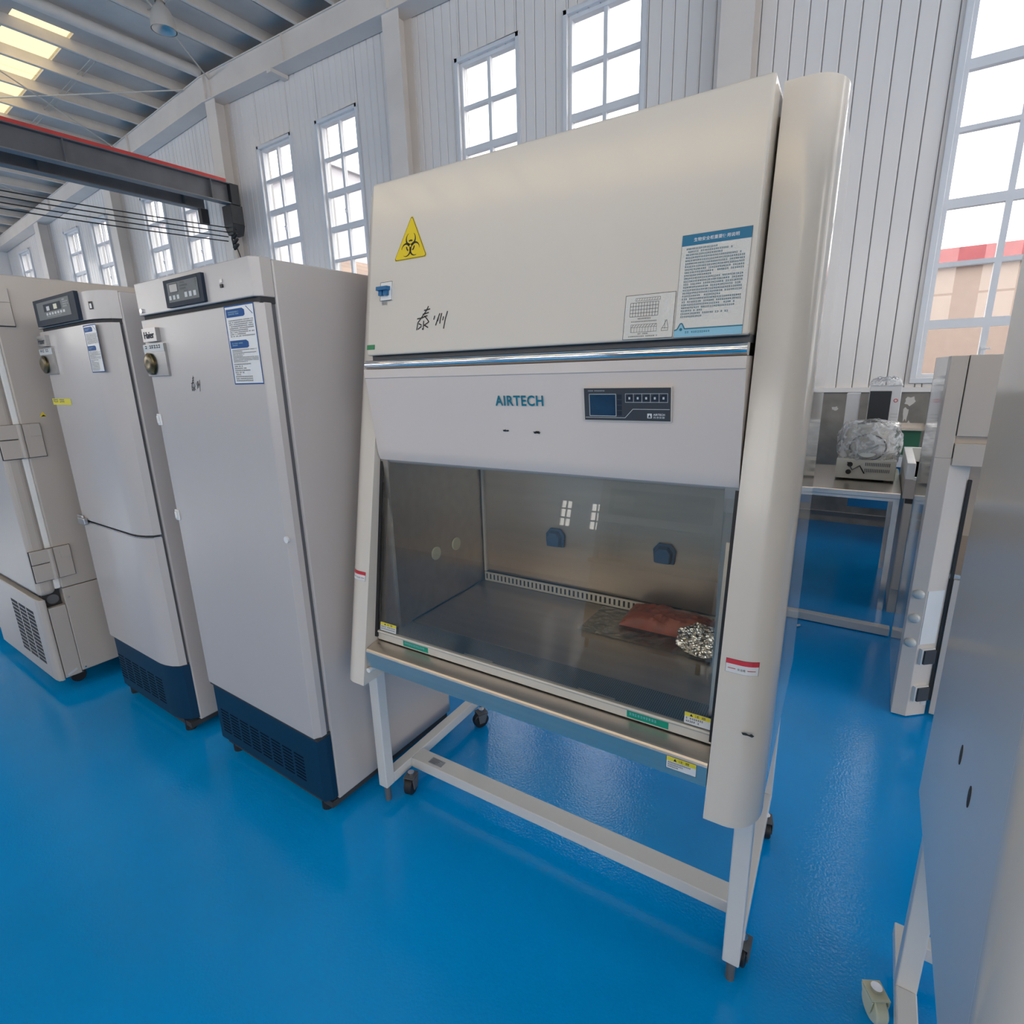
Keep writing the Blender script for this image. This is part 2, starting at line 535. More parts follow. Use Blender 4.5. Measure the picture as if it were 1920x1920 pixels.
# steel frame of the end wall: wind columns and rafter
for cx in (-18.2, -13.95, -9.66, -5.52, -1.42, 2.85, 7.1):
    top = soffit_z(cx) + .01
    mb = MB().box(cx - .14, cx + .14, 5.75, 5.762, 0, top).box(cx - .14, cx + .14, 5.983, 5.995, 0, top).box(cx - .008, cx + .008, 5.762, 5.983, 0, top)
    mb.build('steel_column', 'steel_frame_white', wall)
for xa, xb in ((XL, RIDGE), (RIDGE, XR)):
    mb = MB()
    def sl(x, z0, z1, y0, y1): return [(x, y0, z0(x)), (x, y1, z0(x)), (x, y1, z1(x)), (x, y0, z1(x))]
    t = 0.014
    mb.loft(sl(xa, soffit_z, lambda x: soffit_z(x) + t, 5.72, 5.985), sl(xb, soffit_z, lambda x: soffit_z(x) + t, 5.72, 5.985))
    mb.loft(sl(xa, lambda x: purlin_z(x) - t, purlin_z, 5.72, 5.985), sl(xb, lambda x: purlin_z(x) - t, purlin_z, 5.72, 5.985))
    mb.loft(sl(xa, lambda x: soffit_z(x) + t, lambda x: purlin_z(x) - t, 5.74, 5.75), sl(xb, lambda x: soffit_z(x) + t, lambda x: purlin_z(x) - t, 5.74, 5.75))
    mb.build('rafter', 'steel_frame_white', wall)
for cx in (-9.70, -9.56, -5.52, -7.6, -12.6, -17.0):
    MB().box(cx - .006, cx + .006, 5.70, 5.745, soffit_z(cx) + .014, purlin_z(cx) - .014).build('stiffener_plate', 'steel_frame_white', wall)
MB().box(-8.0, -7.9, 5.70, 5.99, soffit_z(-7.95) - .05, soffit_z(-7.95)).build('bracket_plate', 'steel_frame_white', wall)

# windows
ROWS = [5.09, 4.655, 4.19, 3.71, 3.27, 2.74, 2.28, 1.81, 1.40]
THICK = {4.19, 3.71, 2.74, 1.81}
for i, (wx, wd) in enumerate(WIN):
    wn = bpy.data.objects.new('window_%d' % (i + 1), None); col.objects.link(wn); wn.location = (wx, 6.0, WZ0); struct(wn)
    def lb(x0, x1, y0, y1, z0, z1): return (x0 - 0, x1, y0, y1, z0 - WZ0, z1 - WZ0)
    mb = MB()
    for q in ((-.045, .0, -.035, .0, WZ0 - .045, WZ1 + .045), (wd, wd + .045, -.035, .0, WZ0 - .045, WZ1 + .045), (-.045, wd + .045, -.035, .0, WZ1, WZ1 + .045), (-.045, wd + .045, -.04, .0, WZ0 - .045, WZ0)):
        mb.box(*lb(*q))
    mb.build('casing', 'pvc_white', wn, bevel=.004)
    mb = MB()
    f = .034
    for q in ((0, f, .02, .10, WZ0, WZ1), (wd - f, wd, .02, .10, WZ0, WZ1), (f, wd - f, .02, .10, WZ1 - f, WZ1), (f, wd - f, .02, .10, WZ0, WZ0 + f)):
        mb.box(*lb(*q))
    mb.build('frame', 'pvc_white', wn)
    cxm = wd / 2
    MB().box(*lb(cxm - .022, cxm + .022, .03, .09, WZ0 + f, WZ1 - f)).build('mullion', 'pvc_white', wn)
    for r in ROWS[1:-1]:
        hh = .036 if r in THICK else .018
        MB().box(*lb(f, wd - f, .028, .092, r - hh, r + hh)).build('glazing_bar', 'pvc_white', wn)
    for a, b_ in zip(ROWS, ROWS[1:]):
        for x0, x1 in ((f, cxm - .022), (cxm + .022, wd - f)):
            zt = a - (.036 if a in THICK else .018); zb = b_ + (.036 if b_ in THICK else .018)
            if a == ROWS[0]: zt = WZ1 - f
            if b_ == ROWS[-1]: zb = WZ0 + f
            MB().box(*lb(x0, x1, .062, .066, zb, zt)).build('pane', 'window_glass', wn, fix=True, merge=False)
    for hz in (3.93, 1.6):
        MB().box(*lb(cxm - .012, cxm + .012, .012, .03, hz - .05, hz + .01)).box(*lb(cxm - .008, cxm + .05, .0, .014, hz - .01, hz + .006)).build('handle', 'pvc_white', wn, bevel=.003)
    portal((wx + wd / 2, 6.17, (WZ0 + WZ1) / 2), wd, WZ1 - WZ0, (0, -1, 0))

# roof: deck with skylight strips, purlins
SKYL = [(3.55, 4.24, -15.2, -10.35), (-4.6, -3.8, -19.0, -11.0), (-4.6, -3.8, -8.5, 7.0)]  # strips behind the camera are unseen, added to let in daylight
ceil_ = MB()
ys = sorted({YF, YB + .15} | {s[0] for s in SKYL} | {s[1] for s in SKYL})
xs = sorted({XL, RIDGE, XR} | {s[2] for s in SKYL} | {s[3] for s in SKYL})
def dz(x): return purlin_z(x) + 0.17
for y0, y1 in zip(ys, ys[1:]):
    for x0, x1 in zip(xs, xs[1:]):
        cx, cy = (x0 + x1) / 2, (y0 + y1) / 2
        if any(s[0] < cy < s[1] and s[2] < cx < s[3] for s in SKYL): continue
        ceil_.loft([(x0, y0, dz(x0)), (x1, y0, dz(x1)), (x1, y1, dz(x1)), (x0, y1, dz(x0))], [(x0, y0, dz(x0) + .06), (x1, y0, dz(x1) + .06), (x1, y1, dz(x1) + .06), (x0, y1, dz(x0) + .06)])
ceiling = struct(ceil_.build('ceiling', 'roof_foil'))
for y0, y1, x0, x1 in SKYL:
    n = max(1, int((x1 - x0) / 1.6))
    for k in range(n):
        a = x0 + (x1 - x0) * k / n; b_ = x0 + (x1 - x0) * (k + 1) / n
        MB().loft([(a, y0, dz(a) + .03), (b_, y0, dz(b_) + .03), (b_, y1, dz(b_) + .03), (a, y1, dz(a) + .03)], [(a, y0, dz(a) + .034), (b_, y0, dz(b_) + .034), (b_, y1, dz(b_) + .034), (a, y1, dz(a) + .034)]).build('skylight_pane', 'skylight_frp' if y0 > 0 else 'skylight_clear', ceiling)
    cx = (x0 + x1) / 2; s_ = 0.066 if cx < RIDGE else -0.04
    portal((cx, (y0 + y1) / 2, dz(cx) + .09), x1 - x0, y1 - y0, (s_, 0, -1))

px_list = [-10.52, -11.28, -12.08, -12.82, -13.58, -14.34, -15.1, -15.9, -16.7, -17.5, -18.2, -18.95, -19.7, -20.5, -9.05 + .24, -8.05, -7.28, -6.5, -5.74, -4.98, -4.2, -3.4, -2.6, -1.8, -1, 0.6, 2.2, 3.8, 5.4, 7]
for x in px_list:
    z = purlin_z(x)
    MB().box(x - .004, x + .004, YF, 5.99, z, z + .17).box(x - .004, x + .055, YF, 5.99, z, z + .006).box(x - .06, x, YF, 5.99, z + .162, z + .169).build('purlin', 'purlin_paint', ceiling)
MB().tube([(RIDGE, YF, 6.38), (RIDGE, 5.74, 6.38)], .075, 16).build('ridge_tube', 'purlin_paint', ceiling, smooth=40)
for i in range(0, 11):
    x = px_list[i]; x2 = px_list[i + 1] if i else px_list[1]
    if i < 10:
        for yy in (4.55, 4.62):
            MB().tube([(px_list[i], yy, purlin_z(px_list[i]) + .1), (px_list[i + 1], yy, purlin_z(px_list[i + 1]) + .1)], .008, 6).build('sag_rod', 'rod_white', ceiling)
for yy in (4.55, 4.62):
    MB().tube([(-8.05, yy, purlin_z(-8.05) + .1), (-8.81, yy, purlin_z(-8.81) + .1)], .008, 6).build('sag_rod', 'rod_white', ceiling)
# cross-bracing rods of the roof bay
for a, b_ in (((-9.55, 5.72, 6.20), (-5.3, 1.0, 6.10)), ((-10.3, 5.72, 6.25), (-14.8, 2.2, 6.0)), ((-13.2, 5.72, 6.05), (-10.0, 1.4, 6.28)), ((-17.4, 5.72, 5.75), (-14.0, 2.0, 5.95)), ((-17.6, 5.72, 5.72), (-21.0, 2.0, 5.5))):
    MB().tube([a, b_], .011, 6).build('bracing_rod', 'rod_white', ceiling)

# other walls of the hall (behind the camera), with unseen large windows added for daylight
def side_wall(nm, x0, x1, xin, dirx, spans, z0, z1, num):
    mb = MB(); y = YF
    for ya, wd in spans:
        mb.box(x0, x1, y, ya, 0, 6.9); mb.box(x0, x1, ya, ya + wd, 0, z0); mb.box(x0, x1, ya, ya + wd, z1, 6.9); y = ya + wd
    mb.box(x0, x1, y, YB + .15, 0, 6.9)
    struct(mb.build(nm, 'wall_panel_white'))
    for k, (ya, wd) in enumerate(spans):
        wn = bpy.data.objects.new('window_%d' % (num + k), None); col.objects.link(wn); wn.location = (xin, ya, z0); struct(wn)
        mb = MB(); h = z1 - z0; q0, q1 = sorted((-dirx * .04, -dirx * .10))
        for q in (0, wd / 3, wd * 2 / 3, wd - .06): mb.box(q0, q1, q, q + .06, 0, h)
        for q in (0, h / 3, h * 2 / 3, h - .06): mb.box(q0, q1, 0, wd, q, q + .06)
        mb.build('frame', 'pvc_white', wn)
        q0, q1 = sorted((-dirx * .068, -dirx * .074))
        MB().box(q0, q1, 0, wd, 0, h).build('pane', 'window_glass', wn)
        portal((xin - dirx * .17, ya + wd / 2, (z0 + z1) / 2), wd, h, (dirx, 0, 0))


SMALLW = [(-5.55, .34), (-4.75, .34), (-1.85, .5)]


side_wall('wall_left', XL - .15, XL, XL, 1, [(-9.0 + k * 3.4, 3.0) for k in range(4)], 2.7, 5.4, 40)
side_wall('wall_right', XR, XR + .15, XR, -1, [(-9.0 + k * 3.4, 3.0) for k in range(4)], 0.9, 5.5, 50)  # side windows unseen, added to light the equipment's side faces
RW = [(-20.4 + k * 3.2, 2.7) for k in range(9)]  # unseen clerestory row, sized and set high to light fronts and end wall
CZ0, CZ1 = 2.6, 5.3
mb = MB(); x = XL
edges = sorted({XL, XR} | {e for wx, wd in RW + SMALLW for e in (wx, wx + wd)})
for xa, xb in zip(edges, edges[1:]):
    mid = (xa + xb) / 2; holes = []
    if any(wx < mid < wx + wd for wx, wd in SMALLW): holes.append((1.25, 1.95))
    if any(wx < mid < wx + wd for wx, wd in RW): holes.append((CZ0, CZ1))
    z = 0
    for h0, h1 in holes: mb.box(xa, xb, YF - .15, YF, z, h0); z = h1
    mb.box(xa, xb, YF - .15, YF, z, 6.9)
for k, (wx, wd) in enumerate(SMALLW):
    wn = bpy.data.objects.new('window_%d' % (60 + k), None); col.objects.link(wn); wn.location = (wx, YF, 1.25); struct(wn)
    m2 = MB()
    for q in (0, wd / 2 - .02, wd - .04): m2.box(q, q + .03, -.1, -.04, 0, .7)
    for q in (0, .22, .45, .66): m2.box(0, wd, -.1, -.04, q, q + .04)
    m2.build('frame', 'pvc_white', wn)
    MB().box(0, wd, -.075, -.07, 0, .7).build('pane', 'window_glass', wn)
wf = struct(mb.build('wall_front', 'wall_panel_white'))
for k, (wx, wd) in enumerate(RW):
    wn = bpy.data.objects.new('window_%d' % (len(WIN) + k + 1), None); col.objects.link(wn); wn.location = (wx, YF, CZ0); struct(wn)
    mb = MB(); hh = CZ1 - CZ0
    for q in (0, .88, 1.76, 2.64): mb.box(q, q + .06, -.1, -.04, 0, hh)
    for q in (0, .88, 1.76, hh - .06): mb.box(0, wd, -.1, -.04, q, q + .06)
    mb.build('frame', 'pvc_white', wn)
    MB().box(0, wd, -.075, -.07, 0, hh).build('pane', 'window_glass', wn)
    portal((wx + wd / 2, YF - .17, (CZ0 + CZ1) / 2), wd, hh, (0, 1, 0))

# outside: yard and the neighbouring buildings
tag(MB().box(-80, 60, 6.2, 60, -0.3, -0.1).build('yard', 'asphalt'), 'grey paved yard outside the windows', 'yard', kind='structure')
bd = thing('building', 'low peach building with a red eaves band outside the right window', 'building', (0, 20, 0))
MB().box(-3.2, 3.05, 0, 6, -.1, 4.0).build('wall', 'facade_peach', bd)
MB().box(-3.3, 3.15, -.15, 6, 4.0, 4.48).build('eaves_band', 'facade_red', bd)
MB().box(3.1, 9, .3, 6, -.1, 4.0).build('annex_wall', 'facade_pale', bd)
MB().box(3.1, 9.1, .15, 6, 4.0, 4.48).build('annex_eaves_band', 'facade_red', bd)
for k in range(3):
    wnd = MB().box(3.4 + k * 1.6, 4.4 + k * 1.6, .24, .32, 1.2, 3.0).build('window', 'pvc_white', bd)
    MB().box(3.5 + k * 1.6, 3.87 + k * 1.6, .22, .24, 1.3, 2.9).build('window_pane', 'facade_glass', wnd)
    MB().box(3.93 + k * 1.6, 4.3 + k * 1.6, .22, .24, 1.3, 2.9).build('window_pane', 'facade_glass', wnd)
bd = thing('building', 'tall pale block with peach base outside the left windows', 'building', (-34, 17, 0))
MB().box(-24, 13.5, 0, 10, 6.6, 10.2).build('upper_wall', 'facade_pale', bd)
MB().box(-24, 13.5, .1, 10, -.1, 6.6).build('lower_wall', 'facade_peach', bd)
MB().box(-24.2, 13.7, -.3, 10, 10.2, 10.45).build('roof_edge', 'facade_pale', bd)
for k in range(13):
    for z in (2.0, 5.0):
        wnd = MB().box(-22 + k * 2.8, -20.6 + k * 2.8, .0, .12, z, z + 1.3).build('window', 'pvc_white', bd)
        MB().box(-21.9 + k * 2.8, -20.7 + k * 2.8, -.02, .0, z + .1, z + 1.2).build('window_pane', 'facade_glass', wnd)

# ------------------------------------------------------------------ crane runway, cables, lamp
def ibeam(x, z0, z1, y0, y1, name, mname, label, extra=None):
    t = thing(name, label, 'crane beam', (x, y1, z0))
    L_ = y0 - y1; h = z1 - z0
    MB().box(-.006, .006, L_, 0, .012, h - .012).build('web', mname, t)
    MB().box(-.075, .075, L_, 0, 0, .014).build('bottom_flange', 'crane_light', t)  # lighter copy of the beam grey, lit flange put into the colour
    MB().box(-.085, .085, L_, 0, h - .014, h).build('top_flange', mname, t)
    for k in range(8):
        y = -.35 - k * 1.9
        MB().box(.006, .07, y, y + .012, .014, h - .014).build('stiffener', mname, t)
    return t


cr = ibeam(-9.22, 4.30, 4.60, -13, 5.62, 'crane_beam', 'crane_grey', 'dark steel crane beam with a red conductor bar along its top')
MB().box(.03, .085, -18.4, -.10, .30, .345).build('conductor_bar', 'crane_red', cr)
MB().box(-.09, .09, -.05, .10, -.01, .30).build('end_bracket', 'soot_black', cr, bevel=.01)
cr2 = ibeam(-9.93, 4.32, 4.60, -13, 5.55, 'crane_beam', 'crane_grey', 'plain dark crane beam running left of the red-barred one')
MB().box(-.01, .09, -.12, .0, -.22, .0).build('end_stop', 'soot_black', cr2)
ck = thing('column_bracket', 'sooty black bracket holding the crane beams on the white column', 'bracket', (-9.30, 5.6, 4.3))
MB().box(-.10, .16, -.06, .15, -.30, -.01).build('plate', 'soot_black', ck, bevel=.01)
MB().loft([(-.05, -.04, -.45), (.10, -.04, -.45), (.10, .14, -.45), (-.05, .14, -.45)], [(-.10, -.06, -.30), (.16, -.06, -.30), (.16, .15, -.30), (-.10, .15, -.30)]).build('gusset', 'soot_black', ck)
ins = thing('insulator_rack', 'rack of small black insulators below the column bracket', 'insulators', (-9.26, 5.6, 3.6))
for k in range(4):
    s_ = MB().tube([(-.02, 0, .06 + k * .08), (.10, 0, .10 + k * .08)], [.036, .018], 8).build('insulator', 'cable_black', ins, smooth=40)
MB().tube([(-.03, 0, .34), (-.05, -.01, .2), (-.03, 0, .02)], .014, 6).build('lead_wire', 'cable_black', ins, smooth=40)
MB().tube([(-.03, .0, .02), (-.03, .0, -.9)], .035, 10).build('conduit', 'rod_white', ins, smooth=40)
MB().tube([(.05, .0, .04), (.12, .02, -.2), (.10, .03, -.6)], .008, 6).build('drop_wire', 'cable_black', ins)
for k, lab in enumerate(('topmost black cable strung from the column insulators', 'second black cable strung from the column insulators', 'third black cable strung from the column insulators', 'lowest black cable strung from the column insulators')):
    z0 = 3.96 - k * .085
    pts = []
    for j in range(17):
        t_ = j / 16
        pts.append((-9.30 - .02 * k - 0.1 * t_, 5.55 - t_ * 6.5, z0 - .10 * math.sin(math.pi * t_) + 0.02 * k))
    tag(MB().tube(pts, .009, 6).build('overhead_cable', 'cable_black', smooth=60), lab, 'cable', 'overhead cables')

lp = thing('high_bay_lamp', 'bell shaped aluminium high-bay lamp hanging from the roof', 'lamp', (-6.55, 3.52, 5.07))
MB().lathe((0, 0, 0), [(.118, -.07), (.114, 0.0), (.097, .07), (.072, .12), (.042, .15), (.036, .18), (.0, .18)], 28).build('shade', 'lamp_shade_alu', lp, smooth=50)
MB().lathe((0, 0, 0), [(.110, -.066), (.035, -.014), (0, -.014)], 28).build('reflector', 'lamp_shade_alu', lp, smooth=50)
MB().lathe((0, 0, 0), [(.047, .17), (.047, .24), (.036, .25), (0, .25)], 20).build('ballast_housing', 'lamp_shade_alu', lp, smooth=40)
MB().tube([(0, 0, .25), (0, 0, 1.12)], .008, 6).build('hanger_rod', 'rod_white', lp)

# ------------------------------------------------------------------ BIOSAFETY CABINET
def ycol(z): return -0.098 + (z - 0.57) * 0.188
def yup(z): return 0.112 + (z - 2.02) * 0.174
def yfas(z): return 0.019 + (1.5 - z) * 0.119
def ysash(z): return -0.029 + (z - 0.717) * 0.163


def caster(parent, x, y, ang, big=.031, mt='black_rubber', fork='grey_gasket'):
    c = bpy.data.objects.new('caster', None); col.objects.link(c); c.parent = parent; c.location = (x, y, 0); c.rotation_euler = (0, 0, ang)
    c.empty_display_size = .02
    MB().tube([(-.014, 0, big), (-.011, 0, big), (.011, 0, big), (.014, 0, big)], [big * .9, big, big, big * .9], 24).build('wheel', mt, c, smooth=40)
    mb = MB()
    for s_ in (-1, 1):
        mb.loft([(s_ * .017, -.012, big - .010), (s_ * .017, .012, big - .010), (s_ * .017, .028, big * 2 - .002), (s_ * .017, -.018, big * 2 - .002)], [(s_ * .020, -.012, big - .010), (s_ * .020, .012, big - .010), (s_ * .020, .028, big * 2 - .002), (s_ * .020, -.018, big * 2 - .002)])
    mb.box(-.020, .020, -.018, .028, big * 2 + .001, big * 2 + .005)
    mb.build('fork', fork, c)
    MB().cyl((0, .006, big * 2 + .004), 'z', .012, .012, 14).build('swivel', 'chrome', c, smooth=40)
    MB().cyl((-.019, 0, big), 'x', .005, .038, 10).build('axle_bolt', 'chrome', c, smooth=40)


def make_cabinet(label, loc, rz, detail=True):
    T = thing('biosafety_cabinet', label, 'lab cabinet', loc, rz)
    WP = 'white_paint'
    # decor columns, leaning back
    for s_ in (-1, 1):
        def sec(z):
            y0 = ycol(z)
            p = [(.519, y0), (.56, y0)]
            p += [(.56 + .066 * math.sin(math.radians(a)), y0 + .085 - .085 * math.cos(math.radians(a))) for a in (8, 16, 25, 35, 45, 56, 68, 80, 90)]
            p += [(.626, y0 + .095), (.519, y0 + .095)]
            return [(s_ * x, y, z) for x, y in p]
        MB().loft(sec(.556), sec(2.026)).build('decor_column', WP, T, smooth=30, bevel=.0)
        # side panel and its seam strip
        prof = [(ycol(.565) + .100, .565), (.69, .565), (.69, 2.004), (ycol(2.004) + .100, 2.004)]
        MB().prism_x(prof, s_ * .600, s_ * .6245).build('side_panel', 'gloss_white_paint' if detail else 'side_paint', T, bevel=.003)
    MB().box(-.60, .60, .665, .689, .565, 2.002).build('back_panel', WP, T)
    MB().box(-.60, .60, .27, .665, 1.985, 2.002).build('top_panel', WP, T)
    MB().box(-.60, .60, .0, .665, .585, .602).build('bottom_panel', WP, T)
    # upper front panel
    prof = [(yup(1.560), 1.560), (yup(2.022), 2.022), (.25, 2.022), (.25, 1.560)]
    up = MB().prism_x(prof, -.513, .513).build('upper_front_panel', WP, T, bevel=.006, seg=3)
    MB().prism_x([(.055, 1.545), (.055, 1.562), (.24, 1.562), (.24, 1.545)], -.512, .512).build('panel_shadow_gap', 'grey_gasket', T)
    # chrome trim
    pr = [(yfas(1.5) + .012, 1.5225)] + [(yfas(1.5) + .012 - .010 * math.sin(math.radians(a)), 1.5345 - .012 * math.cos(math.radians(a))) for a in (10, 35, 60, 90, 120, 145, 170)] + [(yfas(1.5) + .012, 1.5465), (.2, 1.5465), (.2, 1.5225)]
    MB().prism_x(pr, -.514, .514).build('chrome_trim', 'chrome', T, smooth=60)
    # control fascia
    pr = [(.019, 1.5215), (.019, 1.4985), (.0225, 1.4965), (yfas(1.29), 1.29), (yfas(1.29) + .003, 1.272), (yfas(1.29) + .010, 1.257), (yfas(1.29) + .022, 1.247), (yfas(1.29) + .04, 1.2435), (.16, 1.2435), (.16, 1.5215)]
    MB().prism_x(pr, -.515, .515).build('control_fascia', 'fascia_tilt_tint', T, smooth=25)
    # work chamber
    CS = 'chamber_steel'
    MB().box(-.515, -.487, .055, .56, .69, 1.36).build('chamber_side_wall', 'chamber_shaded_steel', T)
    MB().box(.487, .515, .055, .56, .69, 1.36).build('chamber_side_wall', 'chamber_shaded_steel', T)
    MB().box(-.487, .487, .545, .56, .69, 1.36).build('chamber_back_wall', CS, T)
    MB().box(-.487, .487, .15, .545, 1.30, 1.36).build('chamber_ceiling', 'steel', T)
    MB().box(-.487, .487, .105, .545, .69, .70).build('work_surface', 'chamber_shaded_steel', T)
    MB().box(-.505, .505, -.015, .105, .688, .699).build('intake_grille', 'perforated_steel', T)
    for x in (-.20, .17):
        MB().box(x, x + .10, .012, .016, .699, .7015).build('grille_slot_lip', 'cream_aluminium', T)
    for s_ in (-1, 1):
        MB().loft([(s_ * .498, -.015, .70), (s_ * .5185, -.015, .70), (s_ * .5185, .06, .70), (s_ * .498, .06, .70)], [(s_ * .498, .075, 1.26), (s_ * .5185, .075, 1.26), (s_ * .5185, .15, 1.26), (s_ * .498, .15, 1.26)]).build('chamber_jamb', CS, T)
        MB().loft([(s_ * .508, ysash(.70) - .003, .70), (s_ * .5185, ysash(.70) - .003, .70), (s_ * .5185, ysash(.70) + .008, .70), (s_ * .508, ysash(.70) + .008, .70)], [(s_ * .508, ysash(1.26) - .003, 1.26), (s_ * .5185, ysash(1.26) - .003, 1.26), (s_ * .5185, ysash(1.26) + .008, 1.26), (s_ * .508, ysash(1.26) + .008, 1.26)]).build('sash_gasket', 'black_rubber', T)
    MB().box(-.483, -.473, .535, .545, .738, 1.30).build('corner_bead', 'bright_strip', T)
    for s_ in (-1, 1):
        a, b_ = sorted((s_ * .487, s_ * .482)); MB().box(a, b_, .105, .545, .7, .703).build('floor_edge_line', 'black_rubber', T)  # thin black line along the floor's side edges
    # rear slotted exhaust strip, slots are real openings
    mb = MB(); x0, x1 = -.476, .476; n = 55; pw = (x1 - x0) / n
    mb.box(x0, x1, .527, .530, .702, .7085); mb.box(x0, x1, .527, .530, .7315, .738)
    for k in range(n + 1):
        c = x0 + k * pw
        mb.box(max(x0, c - pw * .27), min(x1, c + pw * .27), .527, .530, .709, .731)
    mb.build('slotted_exhaust_strip', 'bright_strip', T, fix=False)
    MB().box(x0, x1, .531, .545, .702, .738).build('strip_backing', 'dark_gap', T)
    # sash
    def sq(z, x, d): return (x, ysash(z) + d, z)
    MB().loft([sq(.712, -.508, 0), sq(.712, .508, 0), sq(1.27, .508, 0), sq(1.27, -.508, 0)], [sq(.712, -.508, .005), sq(.712, .508, .005), sq(1.27, .508, .005), sq(1.27, -.508, .005)]).build('sash_glass', 'sash_glass', T, merge=False)
    pr = [(-.028, .6895), (-.028, .7135), (-.0315, .7150), (-.0315, .7185), (-.029, .7205), (-.018, .7205), (-.018, .6895)]
    rail = MB().prism_x(pr, -.512, .512).build('sash_rail', 'cream_aluminium', T, bevel=.0015)
    # armrest
    pr = [(-.016, .6880), (-.070, .6765), (-.0745, .6750), (-.0780, .6715), (-.0795, .6665), (-.0795, .6185), (-.076, .615), (-.0, .615), (.0, .688)]
    MB().prism_x(pr, -.5165, .5165).build('armrest', 'brushed_steel', T)
    MB().cyl((-.508, -.085, .606), 'y', .008, .03, 14).build('drain_knob', 'white_plastic', T, smooth=40)
    # stand
    st = 'stand_paint'
    for s_ in (-1, 1):
        a, b_ = sorted((s_ * .571, s_ * .611))
        MB().box(a, b_, 0, .04, .067, .585).build('leg', st, T, bevel=.003)
        MB().box(a, b_, .60, .64, .067, .585).build('leg', st, T, bevel=.003)
        MB().box(a, b_, .04, .60, .067, .107).build('base_rail', st, T, bevel=.003)
        MB().box(a, b_, .04, .60, .545, .585).build('top_rail', st, T, bevel=.003)
        for yy in (.02, .62):
            MB().cyl((s_ * .591, yy, 0), 'z', .011, .067, 12).build('levelling_foot', 'grey_gasket', T, smooth=40)
    MB().box(-.571, .571, .131, .195, .067, .107).build('crossbar', st, T, bevel=.003)
    MB().box(-.571, .571, .60, .64, .545, .585).build('crossbar', st, T, bevel=.003)
    caster(T, -.540, .088, .25, .034); caster(T, -.538, .535, -.5, .034); caster(T, .607, .075, -.1); caster(T, .607, .53, .2)
    if not detail:
        for yy in (.36, .255):
            mb = MB(); pts = [(yy + .008 * math.cos(t), .886 + .018 * math.sin(t)) for t in [k / 16 * 2 * math.pi for k in range(16)]]
            mb.loft([(-.6253, u, v) for u, v in pts], [(-.6240, u, v) for u, v in pts]).build('cable_port', 'dark_gap', T)
        def Sl(u, v, t):
            an = math.radians(u); return (-(.56 + (.066 + t) * math.sin(an)), ycol(v) + .085 - (.085 + t) * math.cos(an), v)
        P_ = Print(Sl).lift(.001)
        for a in range(15, 50, 5): P_.rect(a, a + 5, .950, .972, 0)
        P_.build('yellow_label', ['label_yellow'], T)
        for s_ in (-1, 1):
            a, b_ = sorted((s_ * .571, s_ * .611)); MB().box(a, b_, .64, .775, .067, .107).build('base_rail', st, T, bevel=.003)
        MB().box(-.571, .571, .735, .775, .067, .107).build('crossbar', st, T, bevel=.003)
        caster(T, -.642, .585, .5, .034, 'pale_cap', 'pale_cap')
        return T

    # ---------- printing and fittings on the front
    S_up = lambda u, v, t: (u, yup(v) - t, v)
    S_fa = lambda u, v, t: (u, yfas(v) - t, v)
    S_co = lambda u, v, t: (u, ycol(v) - t, v)
    S_sa = lambda u, v, t: (u, ysash(v) - t, v)
    S_tr = lambda u, v, t: (u, -.0795 - t, v)
    S_ra = lambda u, v, t: (u, -.028 - t, v)
    # biohazard sign
    P_ = Print(S_up).lift(.001)
    cx, cz = -.359, 1.8435
    def rtri(k, r):
        pts = []
        for a in (90, 210, 330):
            px, pz = cx + (k - r) * .060 / .0665 * math.cos(math.radians(a)) * 1.0, cz + (k - r) * math.sin(math.radians(a))
            pts += [(px + r * math.cos(math.radians(a + d)), pz + r * math.sin(math.radians(a + d))) for d in (-60, -30, 0, 30, 60)]
        return pts
    P_.poly(rtri(.0705, .005), 0); P_.lift(.0013).poly(rtri(.0685, .0045), 1); P_.lift(.0016).poly(rtri(.0665, .0040), 0)
    P_.lift(.0019)
    bx_, bz_ = cx, cz - .004; q = .0195
    for a in (90, 210, 330):
        ca, sa = math.cos(math.radians(a)), math.sin(math.radians(a))
        def w_(x, y): return (bx_ + (x * ca - y * sa) * q, bz_ + (x * sa + y * ca) * q)
        outer = [(0.85 + 0.92 * math.cos(math.radians(t)), 0.92 * math.sin(math.radians(t))) for t in range(35, 326, 10)]
        inner = [(1.00 + 0.74 * math.cos(math.radians(t)), 0.74 * math.sin(math.radians(t))) for t in range(28, 333, 10)]
        n = min(len(outer), len(inner))
        for k in range(n - 1): P_.poly([w_(*outer[k]), w_(*outer[k + 1]), w_(*inner[min(k + 1, len(inner) - 1)]), w_(*inner[k])], 1)
        ring = [(.80 * math.cos(math.radians(t)), .80 * math.sin(math.radians(t))) for t in range(-26, 27, 4)]
        ring2 = [(.60 * math.cos(math.radians(t)), .60 * math.sin(math.radians(t))) for t in range(-26, 27, 4)]
        P_.lift(.0023)
        for k in range(len(ring) - 1): P_.poly([w_(*ring[k]), w_(*ring[k + 1]), w_(*ring2[k + 1]), w_(*ring2[k])], 1)
        P_.lift(.0019)
    P_.lift(.0026).poly([(bx_ + .0032 * math.cos(t), bz_ + .0032 * math.sin(t)) for t in [k / 12 * 2 * math.pi for k in range(12)]], 0)
    tag(P_.build('biohazard_sign', ['sign_yellow', 'ink'], T), 'yellow triangular biohazard sign')
    # breaker switch
    sw = bpy.data.objects.new('breaker_switch', None); col.objects.link(sw); sw.parent = T; sw['label'] = 'white breaker with blue toggles'
    P_ = Print(S_up); P_.slab(-.462, -.419, 1.707, 1.755, .004, 0); P_.frame(-.463, -.418, 1.706, 1.756, .0012, 1)
    P_.build('breaker_body', ['white_plastic', 'ink'], sw)
